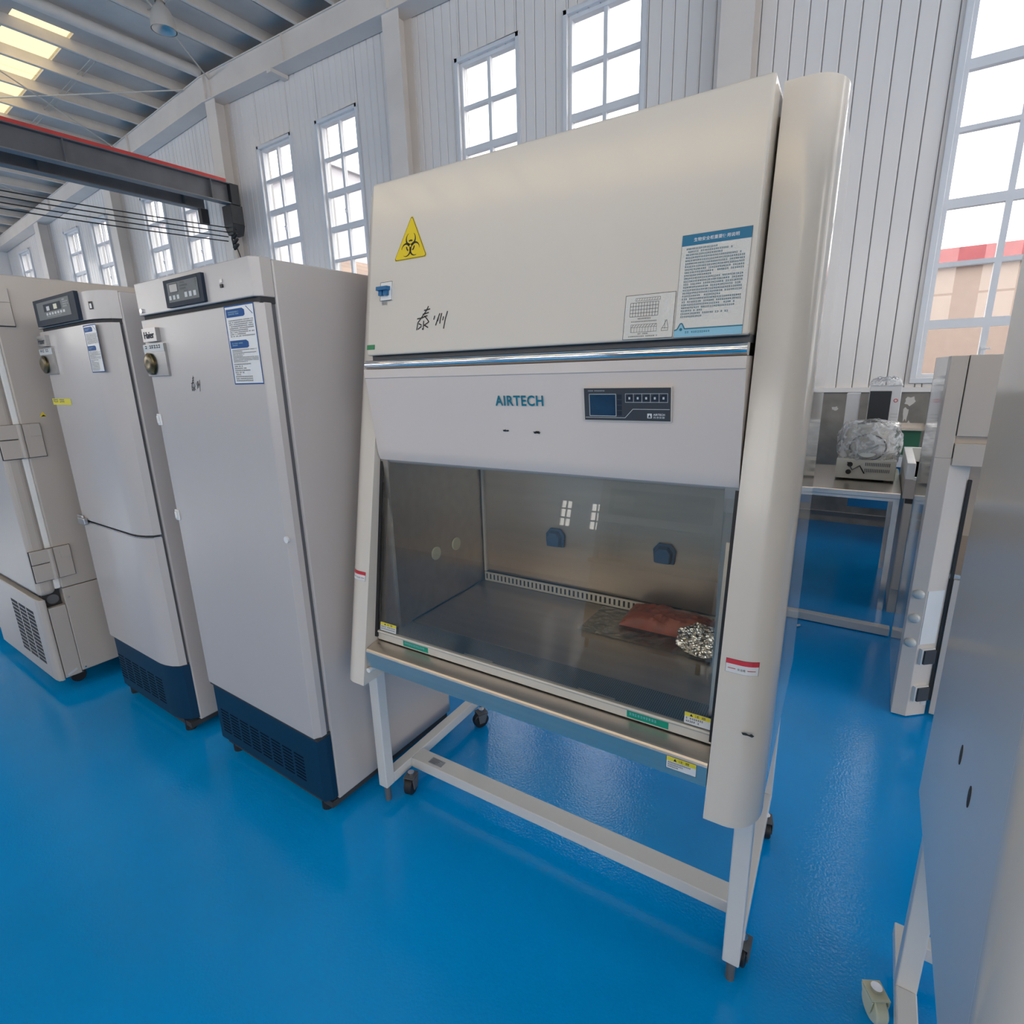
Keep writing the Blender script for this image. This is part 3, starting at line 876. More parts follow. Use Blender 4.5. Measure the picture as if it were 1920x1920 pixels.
    P_ = Print(S_up); P_.slab(-.465, -.426, 1.733, 1.743, .020, 0); P_.slab(-.461, -.448, 1.720, 1.733, .014, 0); P_.slab(-.443, -.430, 1.720, 1.733, .014, 0); P_.build('toggle', ['switch_blue'], sw)
    P_ = Print(S_up).lift(.001); P_.text('照明', -.458, 1.694, .010, 0, width=.020); P_.build('caption', ['grey_ink'], sw)
    # handwriting
    def hand(parent, S, x0, z0, w_, h_, mats='ink', th=.0022):
        P2 = Print(S).lift(.0009)
        st_ = [  # first character
            [(.38, 1.0), (.33, .86), (.26, .72), (.16, .55), (.05, .35), (.02, .05)], [(.24, .84), (.44, .88)], [(.20, .68), (.40, .74)], [(.02, .52), (.18, .54), (.36, .62)],
            [(.26, .62), (.36, .46), (.42, .34)], [(.24, .42), (.24, .05), (.20, .10)], [(.08, .32), (.18, .24)], [(.06, .08), (.18, .20)], [(.40, .34), (.28, .24)], [(.26, .24), (.40, .12)],
            # second character
            [(.60, .58), (.57, .42)], [(.76, .66), (.68, .36), (.64, .18)], [(.72, .50), (.70, .34)], [(.82, .66), (.78, .40), (.77, .24)], [(.88, .52), (.86, .36)], [(1.0, .72), (.94, .40), (.90, .02)]]
        for s2 in st_:
            for a, b_ in zip(s2, s2[1:]):
                P2.line((x0 + a[0] * w_, z0 + a[1] * h_), (x0 + b_[0] * w_, z0 + b_[1] * h_), th, 0)
        tag(P2.build('marker_handwriting', [mats], parent), 'black marker handwriting')
    make_cabinet.hand = hand
    hand(T, S_up, -.327, 1.617, .105, .062, 'ink', .0032)
    P_ = Print(S_up).lift(.001); P_.rect(-.511, -.480, 1.577, 1.590, 0); P_.build('green_sticker', ['sticker_green'], T)
    # notice
    P_ = Print(S_up).lift(.0008)
    x0, x1, z0, z1 = .370, .501, 1.562, 1.7585
    P_.rect(x0, x1, z0, z1, 0); P_.lift(.0011); P_.rect(x0, x1, 1.7375, z1, 1); P_.frame(x0, x1, z0, z1, .0006, 6)
    P_.lift(.0014).text('生物安全柜重要使用说明', (x0 + x1) / 2, 1.744, .0075, 2, align='C', bold=.01)
    P_.lines(x0 + .010, x1 - .008, 1.733, 1.598, 24, 3)
    P_.lift(.0011).poly([(x0, z0 + .001), (x1, z0 + .001), (x1, z0 + .016), (x0 + .020, z0 + .016), (x0 + .0135, z0 + .026), (x0 + .007, z0 + .015), (x0, z0 + .013)], 4)
    P_.lift(.0014)
    for a, b_ in (((x0, z0 + .014), (x0 + .006, z0 + .016)), ((x0 + .006, z0 + .016), (x0 + .0115, z0 + .027)), ((x0 + .0115, z0 + .027), (x0 + .015, z0 + .027)), ((x0 + .015, z0 + .027), (x0 + .021, z0 + .016)), ((x0 + .021, z0 + .0165), (x1, z0 + .0165))):
        P_.line(a, b_, .0024, 5)
    P_.poly([(x0 + .0135 + .003 * math.cos(t), z0 + .0155 + .003 * math.sin(t)) for t in [k / 12 * 6.283 for k in range(12)]], 5)
    P_.lines(x0 + .022, x0 + .074, z0 + .0115, z0 + .005, 1, 5)
    tag(P_.build('instruction_notice', ['sticker_clear', 'teal_header', 'sticker_white', 'teal_text', 'pale_teal', 'teal_print', 'grey_ink'], T), 'glossy notice with a teal header')
    # wiring diagram sticker
    P_ = Print(S_up).lift(.0008); x0, x1, z0, z1 = .261, .3675, 1.5635, 1.6535
    P_.rect(x0, x1, z0, z1, 0); P_.lift(.0011).frame(x0, x1, z0, z1, .0008, 1)
    for k in range(11): P_.line((x0 + .012 + k * .006, z0 + .046), (x0 + .012 + k * .006, z0 + .074), .0008, 1)
    for k in range(5): P_.line((x0 + .012, z0 + .046 + k * .007), (x0 + .072, z0 + .046 + k * .007), .0008, 1)
    P_.frame(x0 + .022, x0 + .075, z0 + .077, z0 + .083, .0006, 1)
    for k in range(9): P_.line((x0 + .024 + k * .0055, z0 + .078), (x0 + .026 + k * .0055, z0 + .082), .0006, 1)
    P_.lines(x0 + .030, x0 + .058, z0 + .043, z0 + .038, 1, 1); P_.lines(x0 + .016, x0 + .072, z0 + .037, z0 + .033, 1, 1)
    P_.frame(x0 + .016, x0 + .072, z0 + .014, z0 + .030, .0006, 1)
    for k in range(9): P_.line((x0 + .018 + k * .006, z0 + .014), (x0 + .018 + k * .006, z0 + .024), .0005, 1); P_.line((x0 + .018 + k * .006, z0 + .025), (x0 + .022 + k * .006, z0 + .029), .0008, 1)
    P_.line((x0 + .016, z0 + .024), (x0 + .072, z0 + .024), .0006, 1)
    P_.lines(x0 + .032, x0 + .056, z0 + .012, z0 + .008, 1, 1); P_.lines(x0 + .012, x0 + .076, z0 + .007, z0 + .003, 1, 1)
    P_.frame(x0 + .082, x0 + .096, z0 + .014, z0 + .020, .0007, 1); P_.line((x0 + .084, z0 + .020), (x0 + .092, z0 + .036), .0007, 1); P_.line((x0 + .092, z0 + .036), (x0 + .096, z0 + .020), .0007, 1); P_.line((x0 + .089, z0 + .018), (x0 + .089, z0 + .036), .0006, 1)
    tag(P_.build('wiring_diagram', ['sticker_clear', 'ink'], T), 'clear sticker with a line-drawn wiring diagram')
    # lettering and control panel
    P_ = Print(S_fa).lift(.001); P_.text('AIRTECH', -.068, 1.4225, .0255, 0, bold=.022, width=.137, sp=1.10); P_.build('brand_lettering', ['teal_print'], T)
    cp = bpy.data.objects.new('control_panel', None); col.objects.link(cp); cp.parent = T
    x0, x1, z0, z1 = .1775, .3735, 1.393, 1.4635
    P_ = Print(S_fa); P_.slab(x0 - .002, x1 + .002, z0 - .002, z1 + .002, .004, 0); P_.build('panel_bezel', ['cream_aluminium'], cp)
    P_ = Print(lambda u, v, t: S_fa(u, v, t + .0043)); P_.rect(x0, x1, z0, z1, 0); P_.lift(.0009)
    P_.frame(x0 + .012, x0 + .076, z0 + .009, z0 + .058, .0012, 1)
    for a, b_ in (((x0 + .002, z0 + .006), (x0 + .096, z0 + .006)), ((x0 + .096, z0 + .006), (x0 + .114, z0 + .025)), ((x0 + .114, z0 + .025), (x1 - .002, z0 + .025))): P_.line(a, b_, .0011, 1)
    for k in range(4): P_.rect(x0 + .078, x0 + .089, z0 + .011 + k * .0118, z0 + .021 + k * .0118, 3)
    P_.frame(x0 + .097, x1 - .006, z0 + .0395, z0 + .0585, .0008, 1)
    for k in range(1, 5): P_.line((x0 + .097 + k * .0186, z0 + .0395), (x0 + .097 + k * .0186, z0 + .0585), .0008, 1)
    for k in range(5):
        cxk = x0 + .1065 + k * .0186
        P_.poly([(cxk - .007, z0 + .042), (cxk + .007, z0 + .042), (cxk + .007, z0 + .056), (cxk - .003, z0 + .056), (cxk - .007, z0 + .052)], 3)
        P_.lift(.0012).rect(cxk - .002, cxk + .002, z0 + .046, z0 + .051, 1).lift(.0009)
    P_.lines(x0 + .010, x0 + .050, z0 + .066, z0 + .062, 1, 1)
    P_.rect(x0 + .146, x0 + .156, z0 + .006, z0 + .016, 2)
    P_.lift(.0013).poly([(x0 + .1475, z0 + .0075), (x0 + .151, z0 + .0145), (x0 + .1545, z0 + .0075)], 0).lift(.0009)
    P_.text('AIRTECH', x0 + .159, z0 + .0115, .0045, 2, bold=.02, width=.025); P_.text('苏净安泰', x0 + .159, z0 + .0055, .0045, 2, width=.025)
    P_.build('panel_face', ['grey_slate', 'key_grey', 'sticker_white', 'slate_frame'], cp)
    P_ = Print(lambda u, v, t: S_fa(u, v, t + .0045)); P_.rect(x0 + .0135, x0 + .0745, z0 + .0105, z0 + .0565, 0); P_.build('display', ['screen_blue'], cp)
    # scuffs where labels were torn off
    for u, v, k in ((-.045, 1.360, 1), (.045, 1.358, 2)):
        P_ = Print(S_fa).lift(.001)
        for j in range(5 + 5 * k):
            P_.line((u + random.uniform(-.010, .008), v + random.uniform(-.003, .003)), (u + random.uniform(-.006, .012), v + random.uniform(-.004, .003)), random.uniform(.0012, .003), 0)
        tag(P_.build('adhesive_residue', ['ink'], T), 'dark torn-label residue')
    # red-white labels on the columns
    for x0, x1 in ((-.592, -.532), (.530, .593)):
        P_ = Print(S_co).lift(.0006 if x0 > 0 else .0006)
        def Sx(u, v, t, x0=x0, x1=x1):
            a = abs(u); y0 = ycol(v)
            if a > .56:
                an = math.asin(min(1, (a - .56) / .066)); y0 += .085 - .085 * math.cos(an)
            return (u, y0 - t, v)
        P_ = Print(Sx).lift(.0008); n = 10
        for k in range(n):
            a = x0 + (x1 - x0) * k / n; b_ = x0 + (x1 - x0) * (k + 1) / n
            P_.rect(a, b_, .8845, .9135, 2)
        P_.lift(.0012)
        for k in range(n):
            a = x0 + .0006 + (x1 - x0 - .0012) * k / n; b_ = x0 + .0006 + (x1 - x0 - .0012) * (k + 1) / n
            P_.rect(a, b_, .885, .903, 0); P_.rect(a, b_, .903, .913, 1)
        P_.lift(.0017); w_ = x1 - x0
        for a, b_ in ((.08, .32), (.68, .92)):
            for k in range(3): P_.rect(x0 + w_ * (a + (b_ - a) * k / 3), x0 + w_ * (a + (b_ - a) * (k + 1) / 3), .8935, .895, 1)
        P_.text('安全线', x0 + w_ * .38, .8915, .005, 2, width=w_ * .24)
        tag(P_.build('warning_label', ['sticker_white', 'label_red', 'ink'], T), 'red and white warning label')
    # yellow caution labels
    for S, x0, x1, z0, z1, nl in ((S_sa, -.498, -.430, .7245, .752, 2), (S_sa, .450, .508, .7245, .752, 2), (S_tr, .429, .495, .6345, .6665, 3)):
        P_ = Print(S).lift(.0008); P_.rect(x0, x1, z0, z1, 0); P_.lift(.0011); h = z1 - z0
        P_.rect(x0 + .0012, x1 - .0012, z1 - h * .36, z1 - .0012, 1); P_.frame(x0, x1, z0, z1, .0007, 2)
        P_.lift(.0014); xm = (x0 + x1) / 2
        P_.poly([(xm - .017, z1 - h * .30), (xm - .010, z1 - h * .30), (xm - .0135, z1 - h * .08)], 2)
        P_.text('注 意', xm - .006, z1 - h * .31, h * .22, 2, width=.024)
        P_.lines(x0 + .004, x1 - .004, z1 - h * .42, z0 + h * .08, nl, 2)
        tag(P_.build('caution_label', ['sticker_white', 'label_yellow', 'ink'], T), 'yellow-headed caution label')
    for x0, x1 in ((-.403, -.303), (.317, .417)):
        P_ = Print(S_ra).lift(.0006); P_.rect(x0, x1, .6935, .711, 0); P_.lift(.001).lines(x0 + .006, x1 - .006, .7075, .697, 1, 1, gw=.006)
        tag(P_.build('height_label', ['label_green', 'pale_teal'], T), 'green strip label')
    P_ = Print(S_co).lift(.001); P_.poly([(.575, .766), (.583, .768), (.590, .766), (.594, .769), (.600, .766), (.596, .762), (.588, .763), (.578, .762)], 0); P_.build('paint_chip', ['ink'], T)
    # nameplate on the crossbar
    mb = MB(); mb.box(-.50, -.44, .145, .175, .107, .1075)
    np_ = mb.build('nameplate', 'sticker_silver', T)
    mb = MB()
    for k in range(4): mb.box(-.495, -.47 + k * .006, .150 + k * .006, .152 + k * .006, .1075, .1078)
    mb.build('nameplate_print', 'grey_ink', np_)
    # fittings inside the chamber
    for yy, zz in ((.248, .898), (.363, .900)):
        MB().cyl((-.4868, yy, zz), 'x', .0235, .006, 28).build('service_port_cap', 'pale_cap', T, smooth=40, bevel=.0015)
    for xx, zz in ((-.165, .919), (.232, .920)):
        so = bpy.data.objects.new('blue_socket', None); col.objects.link(so); so.parent = T; so.location = (xx, .545, zz); so['label'] = 'blue hinged socket cover'
        pts = [(-.030, -.03), (.030, -.03), (.034, .012), (.018, .032), (-.018, .032), (-.034, .012)]
        MB().loft([(u * 1.1, -.001, v * 1.1) for u, v in pts], [(u * 1.1, -.012, v * 1.1) for u, v in pts]).build('socket_base', 'socket_blue', so, bevel=.003)
        MB().loft([(u * .9, -.012, v * .9) for u, v in pts], [(u * .75, -.034, v * .8 - .003) for u, v in pts]).build('socket_lid', 'socket_blue', so, bevel=.004)
    mb = MB()
    for k in range(26):
        mb.cyl((-.42 + k * .034, .535, 1.285), 'z', .004, .02, 8)
    mb.build('ceiling_screws', 'chrome', T)
    return T


make_cabinet('large white biosafety cabinet on a wheeled stand in the middle', (-0.73521, 1.09672, 0), math.radians(2.185))
make_cabinet('pale cabinet side cut off by the right edge of the picture', (0.800, 0.650, 0), 0.0, detail=False)


# things lying in the cabinet (world frame through the cabinet's placement)
CA = math.radians(2.185); CO = Vector((-0.73521, 1.09672, 0))
def cw(x, y, z): return (CO.x + x * math.cos(CA) - y * math.sin(CA), CO.y + x * math.sin(CA) + y * math.cos(CA), z)


def pillow(w_, d_, h_, nx, ny, amp, seed):
    rnd = random.Random(seed); mb = MB(); top = {}; ph = [(rnd.uniform(5, 22), rnd.uniform(5, 22), rnd.uniform(0, 6)) for _ in range(6)]
    for i in range(nx + 1):
        for j in range(ny + 1):
            u, v = i / nx * 2 - 1, j / ny * 2 - 1
            e = max(0, (1 - abs(u) ** 4)) * max(0, (1 - abs(v) ** 4))
            z = h_ * e ** .6 + amp * e ** .5 * sum(math.sin(a * u + b * v + c) for a, b, c in ph) / 3
            top[i, j] = (u * w_ / 2, v * d_ / 2, max(.0015, z))
    for i in range(nx):
        for j in range(ny):
            mb.face([top[i, j], top[i + 1, j], top[i + 1, j + 1], top[i, j + 1]])
    rim = [top[i, 0] for i in range(nx + 1)] + [top[nx, j] for j in range(1, ny + 1)] + [top[i, ny] for i in range(nx - 1, -1, -1)] + [top[0, j] for j in range(ny - 1, 0, -1)]
    low = [(x, y, 0) for x, y, z in rim]
    n = len(rim)
    mb.quads(rim + low, [(k, n + k, n + (k + 1) % n, (k + 1) % n) for k in range(n)])
    mb.face(low[::-1])
    return mb


o = pillow(.30, .125, .050, 26, 18, .008, 3).build('plastic_bag', 'orange_bag', None, smooth=60)
o.location = cw(.285, .460, .7075); o.rotation_euler = (0, 0, CA)
tag(o, 'orange-red plastic bag lying inside the cabinet', 'bag')
gp = MB()
for k in range(5): gp.box(-.135 + k * .03, -.115 + k * .03, -.056, -.048, .008, .016)
go = gp.build('bag_print', 'green_print', o)
o = pillow(.43, .200, .005, 34, 20, .0022, 8).build('clear_bag', 'clear_bag', None, smooth=60)
o.location = cw(.245, .412, .7012); o.rotation_euler = (0, 0, CA - .02)
tag(o, 'crumpled clear plastic bag flat in front of the orange bag', 'bag')
# crumpled foil
rnd = random.Random(5); bm = bmesh.new(); bmesh.ops.create_icosphere(bm, subdivisions=5, radius=1)
from mathutils import noise
for v in bm.verts:
    d = v.co.normalized()
    k = 1 + .20 * noise.noise(d * 2.2) + .14 * noise.noise(d * 5.5 + Vector((3, 1, 2))) + .09 * noise.noise(d * 13)
    c = noise.voronoi(d * 7.5)[0]
    k += .10 * (c[1] - c[0])
    q = Vector((d.x * k * .066, d.y * k * .040, d.z * k * .050))
    q.z = max(q.z, -.030)
    v.co = q
me = bpy.data.meshes.new('foil_wad'); bm.to_mesh(me); bm.free(); me.materials.append(M('foil'))
o = bpy.data.objects.new('foil_wad', me); col.objects.link(o); o.location = cw(.405, .345, .738); o.rotation_euler = (0, 0, CA)
tag(o, 'crumpled silver foil wad inside the cabinet beside the orange bag', 'foil')


# ------------------------------------------------------------------ UPRIGHT FRIDGES
def chamf(x0, x1, yf, yb, c_l, c_r, rnd_=False):
    """plan outline of a door: front edge at yf with eased corners"""
    if rnd_:
        L_ = [(x0 + c_l - c_l * math.cos(math.radians(a)), yb - (yb - yf) * math.sin(math.radians(a))) for a in (0, 25, 45, 65, 80, 90)]
        Rr = [(x1 - c_r + c_r * math.cos(math.radians(a)), yb - (yb - yf) * math.sin(math.radians(a))) for a in (90, 80, 65, 45, 25, 0)]
        return L_ + Rr
    return [(x0, yb), (x0, yf + .006), (x0 + .004, yf), (x1 - c_r, yf), (x1, yf + .022), (x1, yb)]


def louvers(parent, x0, x1, z0, z1, y, ncol, nrow, name='vent_louver'):
    pw = (x1 - x0) / ncol
    base = MB()
    for c in range(ncol):
        for r in range(nrow):
            a = x0 + c * pw; zz = z0 + (z1 - z0) * r / nrow; h = (z1 - z0) / nrow
            base.loft([(a, y, zz), (a + pw * .80, y, zz), (a + pw * .80, y, zz + h * .42), (a, y, zz + h * .42)], [(a, y - .0015, zz), (a + pw * .80, y - .0015, zz), (a + pw * .80, y - .0015, zz + h * .42), (a, y - .0015, zz + h * .42)])
    return tag(base.build(name, 'louver_black', parent, fix=False), kind='stuff')


def fridge_feet(t, x0, x1, y0, y1):
    for xx in (x0 + .06, x1 - .06):
        for yy in (y0 + .05, y1 - .06):
            MB().cyl((xx, yy, 0), 'z', .022, .055, 14).build('foot', 'black_rubber', t, smooth=40)
    MB().box(x0 + .02, x1 - .004, y0 + .03, y1 - .02, .03, .055).build('bottom_tray', 'dark_gap', t)


# --- single-door fridge (nearest the cabinet)
t = thing('upright_fridge', 'tall grey single-door medical fridge right beside the biosafety cabinet', 'fridge', (-1.78, 1.23, 0))
ox, oy = -1.78, 1.23
X0, X1 = -2.13 - ox, -1.43 - ox; YFt = .905 - oy; YBd = .962 - oy; YR = 1.57 - oy
GW = 'grey_white_paint'
MB().box(X0, X1, YBd, YR, .05, 1.822).build('body', GW, t, bevel=.006)
MB().prism_z(chamf(X0, X1, YFt, YBd, .02, .016), 1.722, 1.824).build('header', GW, t, bevel=.003)
MB().box(X0 + .01, X1 - .004, YFt + .012, YBd, 1.706, 1.722).build('header_gap', 'dark_gap', t)
MB().box(X0 + .01, X1 - .008, YBd - .014, YBd, .32, 1.71).build('door_gasket', 'grey_gasket', t)
door = MB().prism_z(chamf(X0 + .004, X1 - .002, YFt, YBd - .013, .02, .014), .326, 1.708).build('door', GW, t, bevel=.003)
MB().prism_z(chamf(X0 + .006, X1 - .001, YFt + .012, YBd, .02, .02), .062, .318).build('kick_panel', 'navy_plastic', t, bevel=.004)
MB().box(X0 + .01, X1 - .004, YFt + .004, YBd, .316, .328).build('door_foot_trim', 'dark_gap', t)
louvers(t, X0 + .04, X1 - .10, .105, .215, YFt + .013, 8, 8)
fridge_feet(t, X0, X1, YFt, YR)
S3 = lambda u, v, q: (u - ox, YFt - q, v)
P_ = Print(S3); P_.slab(-1.906, -1.678, 1.729, 1.808, .010, 0); ctrl = P_.build('control_unit', ['slate_frame'], t); ctrl['label'] = 'dark slate control unit'
P_ = Print(lambda u, v, q: S3(u, v, q + .0102)); P_.rect(-1.884, -1.700, 1.742, 1.798, 0)
P_.lift(.0009); P_.rect(-1.872, -1.818, 1.768, 1.795, 2); P_.lift(.0012).rect(-1.868, -1.822, 1.771, 1.792, 1).lift(.0009)
for k in range(3): P_.rect(-1.879 + k * .024, -1.866 + k * .024, 1.749, 1.761, 3); P_.rect(-1.783 + k * .026, -1.768 + k * .026, 1.750, 1.764, 3)
P_.lines(-1.806, -1.745, 1.795, 1.770, 3, 2); P_.lines(-1.715, -1.704, 1.795, 1.772, 4, 2); P_.lines(-1.875, -1.83, 1.766, 1.762, 1, 2); P_.lines(-1.785, -1.72, 1.769, 1.765, 1, 2)
P_.build('control_face', ['slate_face', 'screen_grey', 'grey_slate', 'key_grey'], ctrl)
P_ = Print(S3); P_.slab(-1.597, -1.583, 1.771, 1.780, .003, 0); P_.slab(-1.596, -1.584, 1.758, 1.767, .004, 1); P_.build('key_switch', ['sticker_silver', 'ink'], t)
MB().cyl((-2.098 - ox, YFt - .006, 1.736), 'y', .007, .008, 16).build('key_lock', 'chrome', t, smooth=40)


def plates(t, S, u0, v1, door_):
    """chrome brand plate and the type plate with a golden disc under it"""
    P_ = Print(S); P_.slab(u0 + .022, u0 + .118, v1 - .043, v1, .014, 0); bp_ = P_.build('brand_plate', ['plate_metal'], door_)
    P_ = Print(lambda u, v, q: S(u, v, q + .0142)); P_.text('Haier', u0 + .034, v1 - .033, .022, 0, bold=.02, width=.070); P_.build('brand_lettering', ['slate_frame'], bp_)
    P_ = Print(S); P_.slab(u0, u0 + .145, v1 - .154, v1 - .050, .008, 0); tp = P_.build('type_plate', ['plate_metal'], door_); tp['label'] = 'shiny type plate'
    P_ = Print(lambda u, v, q: S(u, v, q + .0085)); P_.rect(u0, u0 + .145, v1 - .075, v1 - .052, 0); P_.lift(.001).lines(u0 + .014, u0 + .130, v1 - .054, v1 - .072, 1, 1, gw=.014); P_.build('plate_heading', ['key_grey', 'slate_frame'], tp)
    mb = MB(); cx_, cz_ = u0 + .034, v1 - .114
    prof = [(.036, 0.0), (.036, .006), (.024, .012), (.010, .010), (0, .010)]
    for k in range(len(prof) - 1):
        a = [S(cx_ + prof[k][0] * math.cos(q), cz_ + prof[k][0] * math.sin(q), .008 + prof[k][1]) for q in [j / 28 * 6.28318 for j in range(28)]]
        b_ = [S(cx_ + prof[k + 1][0] * math.cos(q), cz_ + prof[k + 1][0] * math.sin(q), .008 + prof[k + 1][1]) for q in [j / 28 * 6.28318 for j in range(28)]]
        mb.quads(a + b_, [(j, (j + 1) % 28, 28 + (j + 1) % 28, 28 + j) for j in range(28)])
    mb.build('gold_disc', 'gold_disc', tp, smooth=40)


def info_sticker(t, S, u0, u1, v0, v1):
    P_ = Print(S).lift(.0008); P_.rect(u0, u1, v0, v1, 0); P_.lift(.0012); P_.frame(u0, u1, v0, v1, .0035, 1); w_ = u1 - u0; h = v1 - v0
    for va, wf_ in ((v1 - h * .045, .68), (v1 - h * .435, .68)):
        P_.poly([(u0 + w_ * .05, va - h * .10), (u0 + w_ * (wf_ - .05), va - h * .10), (u0 + w_ * wf_, va - h * .085), (u0 + w_ * wf_, va - h * .025), (u0 + w_ * (wf_ - .07), va), (u0 + w_ * .05, va)], 1)
        P_.lift(.0015).lines(u0 + w_ * .12, u0 + w_ * .5, va - h * .03, va - h * .08, 2, 3).lift(.0012)
    P_.lines(u0 + w_ * .10, u1 - w_ * .06, v1 - h * .18, v1 - h * .40, 9, 2)
    P_.lines(u0 + w_ * .08, u1 - w_ * .05, v1 - h * .55, v0 + h * .28, 9, 2); P_.lines(u0 + w_ * .08, u0 + w_ * .68, v0 + h * .27, v0 + h * .03, 9, 2)
    P_.line((u1 - w_ * .26, v1 - h * .03), (u1 - w_ * .06, v1 - h * .13), .002, 1)
    tag(P_.build('info_sticker', ['sticker_white', 'label_blue', 'ink', 'pale_teal'], t), 'white sticker with blue headings')


plates(door, S3, -2.122, 1.678, door)
info_sticker(door, S3, -1.598, -1.449, 1.490, 1.7075)
make_cabinet.hand(door, S3, -1.857, 1.470, .056, .050, 'ink', .0026)
for zz in (1.375, 1.026):
    mb = MB(); mb.box(-2.126 - ox, -2.100 - ox, YFt - .006, YFt, zz - .020, zz + .020); mb.box(-2.119 - ox, -2.107 - ox, YFt - .011, YFt - .006, zz - .013, zz + .014)
    mb.build('hose_clip', 'white_plastic', door, bevel=.002)
MB().cyl((-1.445 - ox, YFt - .003, 1.03), 'y', .0105, .006, 20).build('plug_cap', 'white_plastic', door, smooth=40)

# --- two-door fridge
t = thing('upright_fridge', 'grey two-door medical fridge with a bowed front, left of the single-door one', 'fridge', (-2.66, 1.20, 0))
ox, oy = -2.66, 1.20
X0, X1 = -3.00 - ox, -2.333 - ox; YFt = .865 - oy; YBd = .935 - oy; YR = 1.55 - oy
MB().box(X0, X1, YBd, YR, .05, 1.826).build('body', GW, t, bevel=.006)
def bow(yf, i=0.0): return chamf(X0 + i, X1 - i, yf, YBd - .012, .05, .13, True)
def bowf(yf, i=0.0): return chamf(X0 + i, X1 - i, yf, YBd, .05, .13, True)
MB().prism_z(bowf(YFt), 1.732, 1.828).build('header', GW, t, smooth=30)
MB().prism_z(bowf(YFt + .012, .006), 1.714, 1.732).build('header_gap', 'dark_gap', t)
MB().box(X0 + .012, X1 - .010, YBd - .014, YBd, .33, 1.72).build('door_gasket', 'grey_gasket', t)
d1 = MB().prism_z(bow(YFt), .912, 1.718).build('upper_door', GW, t, smooth=30)
d2 = MB().prism_z(bow(YFt), .330, .898).build('lower_door', GW, t, smooth=30)
MB().prism_z(bow(YFt + .014, .01), .898, .912).build('door_seam', 'dark_gap', t)
MB().prism_z(bow(YFt + .002, .002), .8985, .902).build('handle_strip', 'sticker_silver', t)
mb = MB(); mb.box(-2.965 - ox, -2.895 - ox, YFt - .018, YFt, .893, .922); mb.box(-2.99 - ox, -2.93 - ox, YFt - .010, YFt, .884, .930)
mb.build('latch_handle', 'sticker_silver', t, bevel=.004)
MB().prism_z(bowf(YFt + .012, .004), .062, .322).build('kick_panel', 'navy_plastic', t, smooth=30)
MB().prism_z(bowf(YFt + .006, .006), .320, .332).build('door_foot_trim', 'dark_gap', t)
louvers(t, X0 + .05, X1 - .15, .105, .235, YFt + .013, 6, 9)
fridge_feet(t, X0, X1, YFt, YR)
S2 = lambda u, v, q: (u - ox, YFt - q, v)
P_ = Print(S2); P_.slab(-2.908, -2.482, 1.735, 1.834, .014, 0); ctrl = P_.build('control_unit', ['slate_frame'], t); ctrl['label'] = 'dark slate control unit'
P_ = Print(lambda u, v, q: S2(u, v, q + .0142)); P_.rect(-2.872, -2.535, 1.757, 1.822, 0); P_.lift(.0009)
P_.rect(-2.800, -2.62, 1.784, 1.812, 1); P_.lift(.0012); P_.rect(-2.770, -2.738, 1.787, 1.803, 2); P_.rect(-2.695, -2.660, 1.788, 1.806, 3); P_.lift(.0009)
for k in range(7): P_.rect(-2.782 + k * .029, -2.764 + k * .029, 1.770, 1.779, 4)
P_.lines(-2.60, -2.545, 1.816, 1.785, 4, 4); P_.lines(-2.78, -2.58, 1.767, 1.763, 1, 4)
P_.build('control_face', ['slate_face', 'slate_frame', 'key_grey', 'pale_cap', 'key_grey'], ctrl)
SC = lambda u, v, q: (u - ox, YFt + .022 - q, v)
P_ = Print(lambda u, v, q: (X1 - .13 + .13 * math.sin(math.radians(u)), YBd - (YBd - YFt) * math.cos(math.radians(u)) - q, v)); P_.rect(20, 30, 1.765, 1.792, 0); P_.lift(.0009).rect(22, 27, 1.769, 1.785, 1); P_.build('rocker_switch', ['ink', 'sticker_white'], t)
plates(d1, S2, -3.000 + .02, 1.702, d1)
info_sticker(d1, S2, -2.497, -2.373 - .01, 1.545, 1.714)
P_ = Print(S2).lift(.0008); P_.rect(-2.985, -2.780, 1.4215, 1.4475, 0); P_.lift(.0012).lines(-2.975, -2.79, 1.4455, 1.423, 1, 1, gw=.016); tag(P_.build('yellow_tape_label', ['label_yellow', 'grey_ink'], d1), 'yellow tape label')

# --- ultra-low freezer seen from its hinge side
t = thing('ultra_low_freezer', 'big beige freezer with heavy hinges, left of the two-door fridge', 'freezer', (-3.66, 1.20, 0))
ox, oy = -3.66, 1.20
X0, X1 = -4.10 - ox, -3.22 - ox; YFt = .705 - oy; YR = 1.62 - oy
BW = 'beige_white_paint'
MB().box(X0, X1, .796 - oy, YR, .54, 1.975).build('body', BW, t, bevel=.006)
MB().box(X0 + .012, X1 - .010, .772 - oy, .797 - oy, .54, 1.965).build('door_gasket', 'white_gasket', t, bevel=.006)
MB().box(X0, X1 - .001, YFt, .774 - oy, .522, 1.972).build('door', BW, t, bevel=.022, seg=4)
MB().box(X0, X1, .796 - oy, YR, .090, .537).build('machine_base', BW, t, bevel=.004)
MB().prism_z([(X0, .724 - oy), (X0, .705 - oy), (X0 + .01, .695 - oy), (X1 - .05, .695 - oy), (X1 - .012, .700 - oy), (X1 - .001, .712 - oy), (X1 - .001, .724 - oy)], .072, .505).build('grille_cover', BW, t, bevel=.004)
MB().box(X1 - .03, X1 - .001, .7265 - oy, .7945 - oy, .082, .456).build('corner_panel', BW, t, bevel=.002)
MB().box(X1 - .10, X1 - .05, .7265 - oy, .7945 - oy, .082, .54).build('notch_back', 'dark_gap', t)
MB().cyl((X1 - .05, .762 - oy, .487), 'x', .024, .012, 18).build('hinge_pin_cup', 'grey_gasket', t, smooth=40)
